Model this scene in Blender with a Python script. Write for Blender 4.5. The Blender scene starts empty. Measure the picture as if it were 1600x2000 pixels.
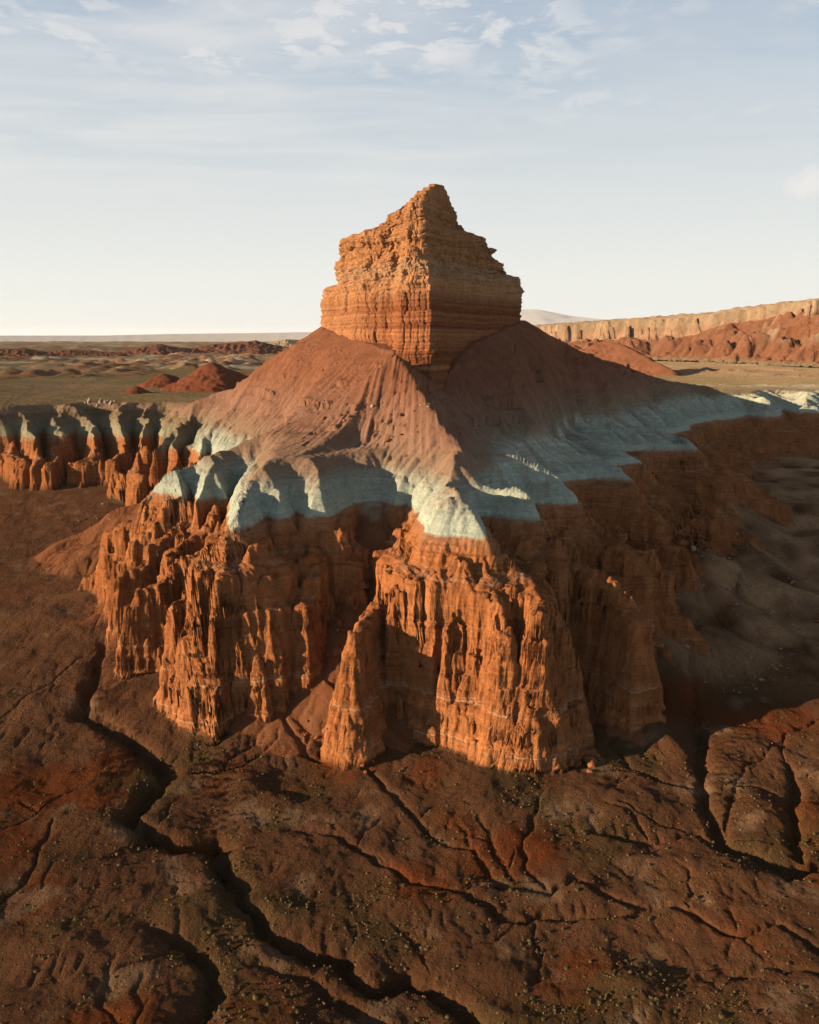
import bpy, math, random, time
import numpy as np

T0 = time.time()
scene = bpy.context.scene
COL = scene.collection
rnd = random.Random(11)

# ------------------------------------------------------------------ camera, sky, sun, exposure
F, PITCH, CAMH = 1732.0, math.atan(340 / 1732.0), 100.0
cam_data = bpy.data.cameras.new('camera')
cam = bpy.data.objects.new('camera', cam_data)
COL.objects.link(cam)
cam.location = (0, 0, CAMH)
cam.rotation_euler = (math.pi / 2 - PITCH, 0, 0)
cam_data.sensor_fit = 'VERTICAL'
cam_data.angle = 2 * math.atan(1000 / F)
cam_data.clip_start = 1.0
cam_data.clip_end = 90000
scene.camera = cam

SUN_ELEV, SUN_AZ = 11.8, 23.0          # azimuth: degrees from straight left towards the camera
ce = math.cos(math.radians(SUN_ELEV))
TO_SUN = (-ce * math.cos(math.radians(SUN_AZ)), -ce * math.sin(math.radians(SUN_AZ)), math.sin(math.radians(SUN_ELEV)))
sl = bpy.data.lights.new('sun', 'SUN')
sl.energy = 5.0
sl.angle = math.radians(0.53)
sl.color = (1.0, 0.70, 0.43)
so = bpy.data.objects.new('sun', sl)
COL.objects.link(so)
from mathutils import Vector
so.rotation_euler = Vector(TO_SUN).to_track_quat('Z', 'Y').to_euler()
so.location = (-200, -100, 300)

scene.view_settings.view_transform = 'Standard'
scene.view_settings.look = 'None'
scene.view_settings.exposure = 1.75
scene.view_settings.gamma = 1.0
scene.view_settings.use_curve_mapping = False
scene.cycles.use_denoising = True
scene.render.filter_size = 1.1
scene.cycles.volume_bounces = 0
scene.cycles.diffuse_bounces = 2


class NT:
    """small helper to wire shader nodes"""
    def __init__(s, tree):
        s.t = tree

    def n(s, kind, **kw):
        nd = s.t.nodes.new(kind)
        for k, v in kw.items():
            if k.startswith('i_'):
                nd.inputs[k[2:].replace('_', ' ')].default_value = v
            else:
                setattr(nd, k, v)
        return nd

    def l(s, a, b):
        s.t.links.new(a, b)

    def math(s, op, a, b=None, clamp=False):
        nd = s.t.nodes.new('ShaderNodeMath')
        nd.operation = op
        nd.use_clamp = clamp
        for i, v in enumerate((a, b)):
            if v is None:
                continue
            if hasattr(v, 'is_output'):
                s.l(v, nd.inputs[i])
            else:
                nd.inputs[i].default_value = v
        return nd.outputs[0]

    def ramp(s, src, pts):
        nd = s.t.nodes.new('ShaderNodeValToRGB')
        el = nd.color_ramp.elements
        while len(el) < len(pts):
            el.new(0.5)
        for e, (p, c) in zip(el, pts):
            e.position = p
            e.color = (c, c, c, 1) if isinstance(c, (int, float)) else (*c, 1)
        s.l(src, nd.inputs[0])
        return nd.outputs[0]

    def mix(s, blend, fac, a, b):
        nd = s.t.nodes.new('ShaderNodeMix')
        nd.data_type = 'RGBA'
        nd.blend_type = blend
        for i, v in ((0, fac), (6, a), (7, b)):
            if hasattr(v, 'is_output'):
                s.l(v, nd.inputs[i])
            elif isinstance(v, tuple):
                nd.inputs[i].default_value = (*v, 1)
            else:
                nd.inputs[i].default_value = v
        return nd.outputs[2]

    def noise(s, vec, scale, detail=4, rough=0.55, dist=0.0):
        nd = s.t.nodes.new('ShaderNodeTexNoise')
        nd.inputs['Scale'].default_value = scale
        nd.inputs['Detail'].default_value = detail
        nd.inputs['Roughness'].default_value = rough
        nd.inputs['Distortion'].default_value = dist
        s.l(vec, nd.inputs['Vector'])
        return nd.outputs['Fac']

    def mapping(s, vec, sc=(1, 1, 1), loc=(0, 0, 0), rot=(0, 0, 0)):
        nd = s.t.nodes.new('ShaderNodeMapping')
        nd.inputs['Scale'].default_value = sc
        nd.inputs['Location'].default_value = loc
        nd.inputs['Rotation'].default_value = rot
        s.l(vec, nd.inputs['Vector'])
        return nd.outputs[0]


world = bpy.data.worlds.new('World')
scene.world = world
world.use_nodes = True
wt = world.node_tree
wt.nodes.clear()
w = NT(wt)
SKY_STRENGTH = 0.05
sky = w.n('ShaderNodeTexSky', sky_type='NISHITA', sun_disc=False, sun_elevation=math.radians(SUN_ELEV),
          sun_rotation=math.atan2(TO_SUN[0], TO_SUN[1]), altitude=1500, air_density=1.0, dust_density=1.6, ozone_density=1.0)
tc = w.n('ShaderNodeTexCoord')
gen = tc.outputs['Generated']
sep = w.n('ShaderNodeSeparateXYZ')
w.l(gen, sep.inputs[0])
zc = w.math('MAXIMUM', sep.outputs['Z'], 0.03)
# milky haze low in the sky all round the horizon
band = w.ramp(sep.outputs['Z'], [(0.0, 1.0), (0.10, 0.98), (0.24, 0.95), (0.40, 0.9), (0.60, 0.85), (1.0, 0.85)])
hue = w.ramp(sep.outputs['Z'], [(0.0, (0.86, 0.86, 0.81)), (0.06, (0.83, 0.84, 0.795)), (0.15, (0.70, 0.735, 0.735)), (0.24, (0.535, 0.61, 0.67)), (0.33, (0.395, 0.485, 0.60)), (0.5, (0.19, 0.26, 0.34)), (1.0, (0.05, 0.10, 0.18))])
hz = w.mix('MULTIPLY', 1.0, hue, (6.1, 6.1, 6.1))
skyc = w.mix('MIX', band, sky.outputs[0], hz)
# broken high clouds on a flat layer overhead, thickest to the north
px = w.math('DIVIDE', sep.outputs['X'], zc)
py = w.math('DIVIDE', sep.outputs['Y'], zc)
cmb = w.n('ShaderNodeCombineXYZ')
w.l(px, cmb.inputs[0])
w.l(py, cmb.inputs[1])
big = w.noise(w.mapping(cmb.outputs[0], (1.0, 0.8, 1), (3.4, 2.3, 0)), 0.95, 3, 0.5)
fine = w.noise(w.mapping(cmb.outputs[0], (1.0, 0.75, 1), (1.7, 0.4, 0), (0, 0, 0.2)), 5.5, 8, 0.62, 0.35)
veil = w.noise(w.mapping(cmb.outputs[0], (0.5, 1.1, 1), (9.2, 3.3, 0), (0, 0, -0.25)), 1.6, 6, 0.55, 0.4)
puff = w.math('MULTIPLY', w.ramp(big, [(0.42, 0.0), (0.62, 1.0)]), w.ramp(fine, [(0.45, 0.0), (0.56, 0.85), (0.72, 1.0)]))
puff = w.math('MULTIPLY', puff, w.ramp(sep.outputs['Z'], [(0.185, 0.0), (0.27, 1.0), (1.0, 0.8)]))
vl = w.math('MULTIPLY', w.math('MULTIPLY', w.ramp(veil, [(0.36, 0.0), (0.66, 0.95)]), w.ramp(sep.outputs['X'], [(0.0, 1.0), (0.10, 0.35), (1.0, 0.3)])), w.ramp(sep.outputs['Z'], [(0.10, 0.0), (0.2, 0.8), (1.0, 0.8)]))
# one small heap cloud low over the mesa
vd = w.n('ShaderNodeVectorMath', operation='DISTANCE')
w.l(w.mapping(gen, (1.0, 1.0, 2.6)), vd.inputs[0])
hc = Vector((0.404, 0.903, 0.150)).normalized()
vd.inputs[1].default_value = (hc.x, hc.y, hc.z * 2.6)
heap = w.math('ADD', w.ramp(vd.outputs['Value'], [(0.0, 0.75), (0.075, 0.0)]), w.math('MULTIPLY', w.math('SUBTRACT', w.noise(gen, 26, 6, 0.6), 0.5), 1.1))
heap = w.math('MULTIPLY', w.ramp(heap, [(0.26, 0.0), (0.46, 1.0)]), w.ramp(vd.outputs['Value'], [(0.05, 1.0), (0.085, 0.0)]))
cl = w.math('MAXIMUM', w.math('MULTIPLY', w.math('MAXIMUM', puff, vl), 0.75), w.math('MULTIPLY', heap, 0.85), True)
skyc = w.mix('MIX', cl, skyc, (5.05, 4.95, 4.8))
bg = w.n('ShaderNodeBackground')
bg.inputs['Strength'].default_value = SKY_STRENGTH
w.l(skyc, bg.inputs[0])
wo = w.n('ShaderNodeOutputWorld')
w.l(bg.outputs[0], wo.inputs[0])

# ------------------------------------------------------------------ numeric helpers
st, ct = math.sin(PITCH), math.cos(PITCH)


def at_z(px, py, z):
    """point at height z seen in the photograph's direction (px, py); metres"""
    v = 1000 - py
    dx, dy, dz = px - 800, F * ct + v * st, -F * st + v * ct
    t = (z - CAMH) / dz
    return (dx * t, dy * t, z)


def at_y(px, py, y):
    """the same at depth y"""
    v = 1000 - py
    dx, dy, dz = px - 800, F * ct + v * st, -F * st + v * ct
    t = y / dy
    return (dx * t, y, CAMH + dz * t)


_ang = np.linspace(0, 2 * np.pi, 256, endpoint=False)
GX, GY = np.cos(_ang).astype(np.float32), np.sin(_ang).astype(np.float32)


def _hash(a, b, c=0):
    h = (a.astype(np.uint32) * np.uint32(374761393)) ^ (b.astype(np.uint32) * np.uint32(668265263)) ^ np.uint32((c * 2246822519) & 0xffffffff)
    h = (h ^ (h >> np.uint32(13))) * np.uint32(1274126177)
    return h ^ (h >> np.uint32(16))


def pn(x, y, seed=0):
    """gradient noise, about -1..1"""
    xi, yi = np.floor(x), np.floor(y)
    fx, fy = (x - xi).astype(np.float32), (y - yi).astype(np.float32)
    xi, yi = xi.astype(np.int64), yi.astype(np.int64)
    u, v = fx * fx * fx * (fx * (fx * 6 - 15) + 10), fy * fy * fy * (fy * (fy * 6 - 15) + 10)

    def g(ix, iy, dx, dy):
        k = (_hash(ix, iy, seed) & np.uint32(255)).astype(np.int64)
        return GX[k] * dx + GY[k] * dy
    a, b = g(xi, yi, fx, fy), g(xi + 1, yi, fx - 1, fy)
    c, d = g(xi, yi + 1, fx, fy - 1), g(xi + 1, yi + 1, fx - 1, fy - 1)
    top, bot = a + u * (b - a), c + u * (d - c)
    return (top + v * (bot - top)) * 1.45


def pn3(x, y, z, seed=0):
    """cheap 3D noise: three slices of 2D noise blended"""
    zi = np.floor(z)
    f = (z - zi).astype(np.float32)
    f = f * f * (3 - 2 * f)
    return pn(x + zi * 37.13, y + zi * 17.71, seed) * (1 - f) + pn(x + (zi + 1) * 37.13, y + (zi + 1) * 17.71, seed) * f


def fbm(x, y, lam, octs, seed=0, gain=0.5):
    o, a, t = 0, 1.0, 0.0
    for i in range(octs):
        o = o + a * pn(x / lam + 13.7 * i, y / lam - 7.1 * i, seed + i)
        t += a
        a *= gain
        lam *= 0.5
    return o / t


def sstep(a, b, x):
    t = np.clip((x - a) / (b - a), 0, 1)
    return t * t * (3 - 2 * t)


def smax(a, b, k):
    h = np.clip(0.5 + 0.5 * (a - b) / k, 0, 1)
    return b + (a - b) * h + k * h * (1 - h)


def smin(a, b, k):
    return -smax(-a, -b, k)


def poly_dist(x, y, pts, closed=False):
    """distance to a polyline, arc position 0..n-1 of the nearest point"""
    best = np.full(x.shape, 1e12, np.float32)
    tt = np.zeros(x.shape, np.float32)
    n = len(pts)
    for i in range(n if closed else n - 1):
        ax, ay = pts[i][:2]
        bx, by = pts[(i + 1) % n][:2]
        ex, ey = bx - ax, by - ay
        L = ex * ex + ey * ey + 1e-9
        t = np.clip(((x - ax) * ex + (y - ay) * ey) / L, 0, 1)
        d = (x - ax - t * ex) ** 2 + (y - ay - t * ey) ** 2
        m = d < best
        best = np.where(m, d, best)
        tt = np.where(m, i + t, tt)
    return np.sqrt(best), tt


def in_poly(x, y, pts):
    r = np.zeros(x.shape, bool)
    n = len(pts)
    for i in range(n):
        ax, ay = pts[i]
        bx, by = pts[(i + 1) % n]
        if ay == by:
            continue
        c = ((ay > y) != (by > y)) & (x < (bx - ax) * (y - ay) / (by - ay) + ax)
        r ^= c
    return r


# ------------------------------------------------------------------ the lie of the land
ZB = 50.0                                # foot of the pale clay band, level all round


def P(px, py):
    return at_z(px, py, ZB)[:2]


RIM = [(-900, 640), (-420, 540), (-300, 500), P(0, 852), P(30, 849), P(64, 857), P(88, 843), P(120, 854), P(148, 845), P(180, 853), P(198, 834),
       P(215, 848), P(248, 852), P(264, 838), P(282, 852), P(304, 848), P(314, 838), P(320, 876), P(345, 872), P(360, 877), P(374, 860),
       P(392, 890), P(408, 880), P(428, 899), (-66, 352), (-64, 322), (-76, 302),
       P(292, 962), P(330, 966), P(360, 972), P(372, 958), P(386, 980), P(415, 972), P(440, 973), P(462, 955), P(446, 990),
       P(449, 1034), P(470, 1034), P(495, 1027), P(515, 1008), P(535, 1014), P(558, 1011), P(578, 1000), P(600, 1010), P(640, 1010), P(664, 1003), (-19, 261), (-16.5, 268),
       (-13.5, 271), (-9.5, 272), (-6.5, 270), (-4.5, 265), P(796, 986), P(806, 1000), P(820, 1003), P(824, 1025), P(832, 1043), P(868, 1049), P(906, 1050), P(948, 1054),
       (20.5, 237), (17, 246), P(956, 1008), P(1000, 1015), P(1050, 1017), (37, 252), (27, 258), P(1030, 985), P(1090, 985), P(1128, 985), (54, 279), (43, 286), (46, 304),
       P(1150, 936), P(1190, 936), P(1232, 937), (81, 333), (68, 340), P(1255, 904), (88, 366), (80, 378), (92, 394), P(1262, 879), P(1310, 879), P(1363, 878),
       (134, 422), (118, 432), (128, 455), P(1345, 840), (165, 520), P(1375, 824), P(1405, 820), P(1436, 818), P(1460, 811), P(1495, 815), P(1522, 814), P(1530, 800), P(1560, 806), P(1600, 806),
       P(1630, 799), P(1680, 804), (420, 660), (700, 760)]
RIM_CLOSED = RIM + [(6000, 1500), (6000, 9000), (-6000, 9000), (-6000, 1500)]


def S(*trip):
    return [at_y(*t) for t in trip]


# cliff fins: crest lines (x, y, z), half width, label
FINS = [
    ('west', 2.2, S((300, 985, 281), (284, 986, 283), (258, 1008, 284), (235, 1025, 285), (202, 1054, 287), (175, 1095, 289), (159, 1132, 291))),
    ('west', 2.0, S((370, 980, 278), (345, 1030, 274), (310, 1062, 270), (264, 1108, 264), (238, 1127, 262))),
    ('west', 1.6, S((330, 970, 279), (300, 1010, 277), (262, 1060, 275), (225, 1100, 274))),
    ('west', 2.4, S((446, 1000, 268), (404, 1071, 258), (338, 1108, 252), (280, 1155, 247), (252, 1174, 245))),
    ('west', 1.8, S((420, 985, 272), (380, 1040, 264), (330, 1085, 258))),
    ('shaded', 3.4, S((451, 1036, 232), (429, 1096, 230), (400, 1152, 228), (384, 1182, 226), (378, 1230, 221), (400, 1280, 217), (418, 1310, 215))),
    ('shaded', 1.6, S((430, 1030, 240), (410, 1090, 236), (372, 1150, 231), (345, 1175, 228))),
    ('needle', 2.6, S((642, 1030, 247), (622, 1088, 239), (608, 1124, 233), (596, 1158, 228), (592, 1176, 225))),
    ('needle', 1.5, S((672, 1010, 250), (690, 1060, 244), (695, 1110, 239))),
    ('front', 2.6, S((777, 990, 262), (788, 1065, 246), (770, 1110, 238), (749, 1157, 229), (712, 1215, 214), (684, 1250, 206), (690, 1268, 202))),
    ('front', 2.2, S((790, 1120, 235), (800, 1180, 224), (795, 1210, 218))),
    ('front', 2.0, S((870, 1055, 227), (852, 1112, 222), (838, 1160, 216), (850, 1185, 213))),
    ('front', 1.3, S((906, 1060, 225), (905, 1120, 220), (918, 1185, 214))),
    ('front', 4.5, S((846, 1290, 216), (880, 1330, 209), (925, 1365, 204))),
    ('prow', 3.0, S((940, 1058, 224), (990, 1082, 219), (1037, 1122, 211), (1054, 1165, 204), (1050, 1195, 200))),
    ('prow', 2.6, S((925, 1055, 226), (955, 1125, 214), (965, 1175, 207), (985, 1220, 201))),
    ('prow', 2.4, S((1050, 1175, 204), (1092, 1212, 208), (1112, 1252, 208))),
    ('prow', 2.0, S((1000, 1075, 231), (1050, 1112, 224), (1072, 1165, 219))),
    ('east', 3.4, S((1048, 1026, 242), (1100, 1078, 238), (1165, 1116, 231), (1210, 1150, 225), (1246, 1180, 219), (1248, 1200, 216))),
    ('east', 2.6, S((1127, 988, 267), (1175, 1040, 265), (1210, 1074, 263), (1281, 1091, 261), (1298, 1120, 259))),
    ('east', 2.8, S((1231, 940, 317), (1270, 985, 316), (1300, 1015, 314), (1330, 1055, 311), (1343, 1100, 308))),
    ('east', 2.6, S((1259, 908, 355), (1320, 965, 352), (1370, 1010, 346))),
    ('east', 3.2, S((1362, 882, 402), (1410, 930, 400), (1446, 967, 398), (1480, 1005, 393))),
    ('far_east', 3.0, S((1375, 828, 538), (1440, 880, 530), (1484, 925, 516))),
    ('far_east', 6.0, S((1480, 816, 570), (1530, 850, 556), (1560, 885, 545))),
    ('far_east', 4.0, S((1600, 808, 610), (1625, 850, 590), (1640, 890, 575))),
    ('far_west', 3.0, S((10, 855, 462), (28, 885, 448), (40, 905, 440), (45, 922, 434))),
    ('far_west', 2.4, S((64, 858, 450), (72, 885, 440), (78, 905, 432))),
    ('far_west', 2.6, S((120, 855, 456), (118, 880, 446), (112, 898, 438), (100, 905, 432))),
    ('far_west', 2.4, S((180, 855, 458), (176, 880, 448), (165, 893, 440), (150, 902, 434))),
    ('far_west', 2.4, S((248, 853, 466), (236, 868, 455), (215, 880, 446), (190, 893, 437))),
    ('far_west', 1.8, S((282, 853, 462), (272, 862, 455), (262, 872, 448))),
    ('block', 3.6, S((216, 932, 420), (236, 924, 416), (258, 930, 413))),
    ('block', 1.8, S((306, 882, 392), (296, 900, 389), (288, 915, 386), (272, 950, 383))),
    ('block', 1.6, S((318, 940, 330), (292, 950, 328), (284, 965, 325))),
]
FIN_GROUPS = ['west', 'shaded', 'needle', 'front', 'prow', 'east', 'far_east', 'far_west', 'block']

# broad ridges of scree and clay (gentle sides): slope, crest
SCREE = [
    (0.40, [at_y(737, 976, 270), at_y(733, 1000, 264), at_y(722, 1040, 256), at_y(700, 1120, 245), at_y(660, 1220, 232), at_y(610, 1310, 222), at_y(560, 1390, 215)]),   # the chute
    (0.55, [at_y(400, 905, 352), at_y(340, 945, 345), at_y(260, 985, 345)]),
    (0.60, [at_y(480, 1330, 222), at_y(500, 1360, 219)]),
    (0.42, [at_z(1322, 1207, 15), at_z(1394, 1219, 14), at_z(1469, 1264, 10), at_z(1525, 1320, 4)]),
    (0.40, [at_z(1345, 1065, 26), at_z(1450, 1099, 20), at_z(1544, 1140, 16), at_z(1640, 1175, 11)]),
    (0.38, [at_z(1440, 985, 29), at_z(1540, 1057, 20), at_z(1640, 1120, 14)]),
    (0.40, [at_z(1500, 945, 26), at_z(1580, 985, 22), at_z(1660, 1020, 18)]),
    (0.42, [at_z(1380, 1130, 19), at_z(1470, 1190, 13), at_z(1560, 1245, 7), at_z(1640, 1290, 3)]),
    (0.42, [at_z(1420, 1040, 24), at_z(1520, 1110, 17), at_z(1600, 1150, 12)]),
    (0.45, [at_z(1275, 1385, 7), at_z(1310, 1440, 3), at_z(1330, 1480, 1)]),
    (0.40, [at_z(60, 1265, 8), at_z(110, 1225, 11), at_z(200, 1190, 14)]),
]

# ridges on the upper slopes: side slope, crest
SPURS = [
    (0.74, [at_y(778, 690, 325), at_y(828, 768, 303), at_y(868, 838, 281), at_y(888, 876, 265), at_y(903, 930, 246), at_y(914, 980, 237)]),
    (0.42, [(53, 421, 107), at_y(1130, 684, 460), at_y(1300, 742, 560), (230, 690, 64)]),
    (0.50, [at_y(690, 872, 274), at_y(640, 890, 268), at_y(600, 905, 262), at_y(520, 950, 250)]),
    (0.45, [at_y(540, 850, 330), at_y(470, 890, 300), at_y(400, 910, 292)]),
    (0.45, [at_y(1100, 812, 360), at_y(1190, 850, 375), at_y(1270, 868, 390)]),
]


def gp(*pts):
    return [at_z(a, b, 0)[:2] for a, b in pts]


# washes: width, depth, course
WASHES = [
    (5.8, 4.6, gp((205, 1310), (185, 1350), (160, 1405), (240, 1435), (305, 1480), (330, 1505), (300, 1535), (255, 1595), (300, 1625), (345, 1637), (415, 1630), (445, 1690), (472, 1738), (540, 1800), (600, 1824), (668, 1825), (676, 1856), (725, 1886), (800, 1866), (865, 1900), (935, 1950), (975, 2010))),
    (2.2, 1.5, gp((640, 1290), (590, 1350), (560, 1400), (558, 1428), (600, 1470), (710, 1495), (800, 1570), (860, 1625), (930, 1640), (950, 1685), (1015, 1710), (1080, 1720), (1120, 1695), (1230, 1735), (1275, 1744))),
    (2.4, 1.7, gp((560, 1610), (640, 1610), (700, 1635), (760, 1670), (800, 1695), (830, 1705), (900, 1715), (910, 1730), (965, 1740), (980, 1760), (1035, 1770), (1070, 1752), (1160, 1756), (1250, 1752), (1310, 1732), (1355, 1755), (1400, 1780), (1465, 1795), (1520, 1775), (1580, 1810), (1640, 1850))),
    (5.0, 2.6, gp((1340, 1330), (1355, 1400), (1370, 1465), (1370, 1530), (1400, 1595), (1420, 1635), (1465, 1645), (1540, 1680), (1640, 1660))),
    (2.0, 1.3, gp((1150, 1400), (1230, 1500), (1300, 1520), (1368, 1532))),
    (2.2, 1.5, gp((1160, 1610), (1220, 1618), (1280, 1625), (1355, 1612), (1420, 1636))),
    (1.8, 1.4, gp((1445, 1510), (1432, 1550), (1424, 1588), (1420, 1636))),
    (4.0, 2.6, gp((1540, 1490), (1552, 1525), (1548, 1600), (1565, 1655))),
    (1.4, 1.1, gp((930, 1580), (965, 1620), (975, 1660), (1015, 1710))),
    (1.4, 1.1, gp((1060, 1540), (1045, 1580), (1025, 1625), (1030, 1680), (1080, 1718))),
    (1.6, 1.2, gp((-40, 1760), (0, 1740), (70, 1675), (85, 1630), (100, 1600))),
    (1.3, 0.9, gp((-40, 1620), (0, 1612), (40, 1595), (100, 1555), (150, 1535))),
    (5.5, 3.2, gp((300, 1790), (350, 1815), (405, 1845), (412, 1890), (386, 1950), (392, 2020))),
    (3.5, 1.6, gp((500, 1840), (600, 1875), (700, 1935), (780, 1968), (860, 2020))),
    (1.5, 1.0, gp((290, 1920), (270, 1955), (240, 2000))),
    (1.0, 0.7, gp((-40, 1430), (0, 1415), (125, 1345), (200, 1308))),
    (0.9, 0.6, gp((-40, 1180), (60, 1150), (150, 1120), (210, 1095))),
    (1.6, 1.0, gp((1380, 1560), (1460, 1500), (1540, 1440), (1640, 1400))),
    (3.0, 1.4, gp((1280, 1900), (1380, 1870), (1500, 1850), (1640, 1880))),
    (1.2, 0.9, gp((560, 1428), (520, 1465), (470, 1490), (400, 1500), (345, 1505))),
]
# small side rills that feed the washes
rw = np.random.RandomState(17)
for wd_, dp_, pts_ in list(WASHES):
    for _ in range(max(2, len(pts_) // 2)):
        i_ = rw.randint(len(pts_) - 1)
        f_ = rw.rand()
        q_ = np.array(pts_[i_]) * (1 - f_) + np.array(pts_[i_ + 1]) * f_
        dr_ = np.array(pts_[i_ + 1]) - np.array(pts_[i_])
        a_ = math.atan2(dr_[1], dr_[0]) + math.pi + rw.choice([-1, 1]) * rw.uniform(0.5, 1.2)
        br_ = [tuple(q_)]
        for _k in range(rw.randint(3, 8)):
            a_ += rw.uniform(-0.45, 0.45)
            q_ = q_ + np.array([math.cos(a_), math.sin(a_)]) * rw.uniform(1.5, 3.5)
            br_.append(tuple(q_))
        WASHES.append((rw.uniform(0.8, 1.7), rw.uniform(0.4, 1.0), br_[::-1]))
# rounded rises on the low ground: x px, y px, height, radius x, radius y (m)
RISES = [(480, 1520, 3.6, 5.5, 6.5), (520, 1555, 2.0, 8, 4), (1240, 1880, 2.2, 8, 5), (980, 1870, 1.6, 7, 4), (360, 1745, 2.0, 9, 5), (620, 1760, 1.2, 8, 4), (1180, 1560, 1.6, 9, 6), (1210, 1590, 1.4, 5, 3),
         (1270, 1660, 2.0, 9, 3), (1440, 1690, 1.8, 8, 3), (1480, 1570, 1.8, 4, 7), (1590, 1570, 2.2, 4, 6), (1400, 1480, 1.6, 5, 5), (180, 1600, 1.6, 9, 5), (100, 1830, 2.4, 12, 6), (250, 1980, 2.4, 9, 7), (560, 1980, 2.0, 10, 6), (420, 1420, 1.2, 6, 4),
         (90, 1270, 2.2, 9, 6), (170, 1240, 2.0, 8, 5), (1000, 1960, 2.0, 9, 5), (1480, 1960, 2.2, 10, 6), (770, 1740, 1.0, 8, 3), (1130, 1710, 1.2, 4, 3), (30, 1960, 2.0, 9, 6)]
RISES = [(*at_z(a, b, 0)[:2], h, rx, ry) for a, b, h, rx, ry in RISES]

TOWER_FOOT = [(-39, 405), (-5.5, 336), (8, 330), (25, 364), (53, 418), (50, 443), (0, 443), (-40, 423)]
FOOT_Z = [104, 95, 79, 97, 108, 108, 107, 106, 104]


def ground_low(x, y):
    gz = np.interp(y, [60, 100, 150, 200, 215, 240, 270, 300, 350, 420, 460, 600, 900], [-9, -5.5, -2.5, 0, 1.5, 5, 10.5, 14.5, 18.5, 22, 25, 28, 30]).astype(np.float32)
    near = sstep(330, 200, y)
    gz = gz + fbm(x, y, 60, 4, 40) * 2.6 * (1 - 0.6 * sstep(-45, -75, x) * sstep(200, 240, y)) + near * (fbm(x, y, 26, 5, 60, 0.55) * 1.5)
    gz = gz + 6.0 * np.exp(-((x + 150) / 90) ** 2 - ((y - 450) / 60) ** 2)
    gz = gz - 6.5 * np.exp(-((x - 125) / 46) ** 2 - ((y - 300) / 60) ** 2)
    rgt = sstep(58, 80, x) * sstep(225, 250, y)
    gz = gz + rgt * (np.abs(pn((x * 0.5 + y * 0.86) / 15, (x * 0.86 - y * 0.5) / 50, 46)) * 5 - 1.2)
    for cx, cy, h, rx, ry in RISES:
        gz = gz + 0.6 * h * np.exp(-((x - cx) / rx) ** 2 - ((y - cy) / ry) ** 2)
    return gz


def washes(x, y):
    cut = np.zeros(x.shape, np.float32)
    wx = x + fbm(x, y, 7, 4, 81) * 2.2
    wy = y + fbm(x, y, 7, 4, 91) * 2.2
    for wd, dp, pts in WASHES:
        wd, dp = wd * 0.8, dp * (0.85 if wd > 3 else 0.62)
        xs = [p[0] for p in pts]
        ys = [p[1] for p in pts]
        m = (x > min(xs) - 2.6 * wd) & (x < max(xs) + 2.6 * wd) & (y > min(ys) - 2.6 * wd) & (y < max(ys) + 2.6 * wd)
        if not m.any():
            continue
        d, t = poly_dist(wx[m], wy[m], pts)
        n = len(pts) - 1
        fade = np.minimum(1, 0.35 + t / 2.0)
        side = np.clip(1 - d / wd, 0, 1)
        c = dp * fade * (0.62 * side ** 2.0 + 0.38 * sstep(0.42, 0.16, d / wd))
        cut[m] = np.maximum(cut[m], c)
    return cut


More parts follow.
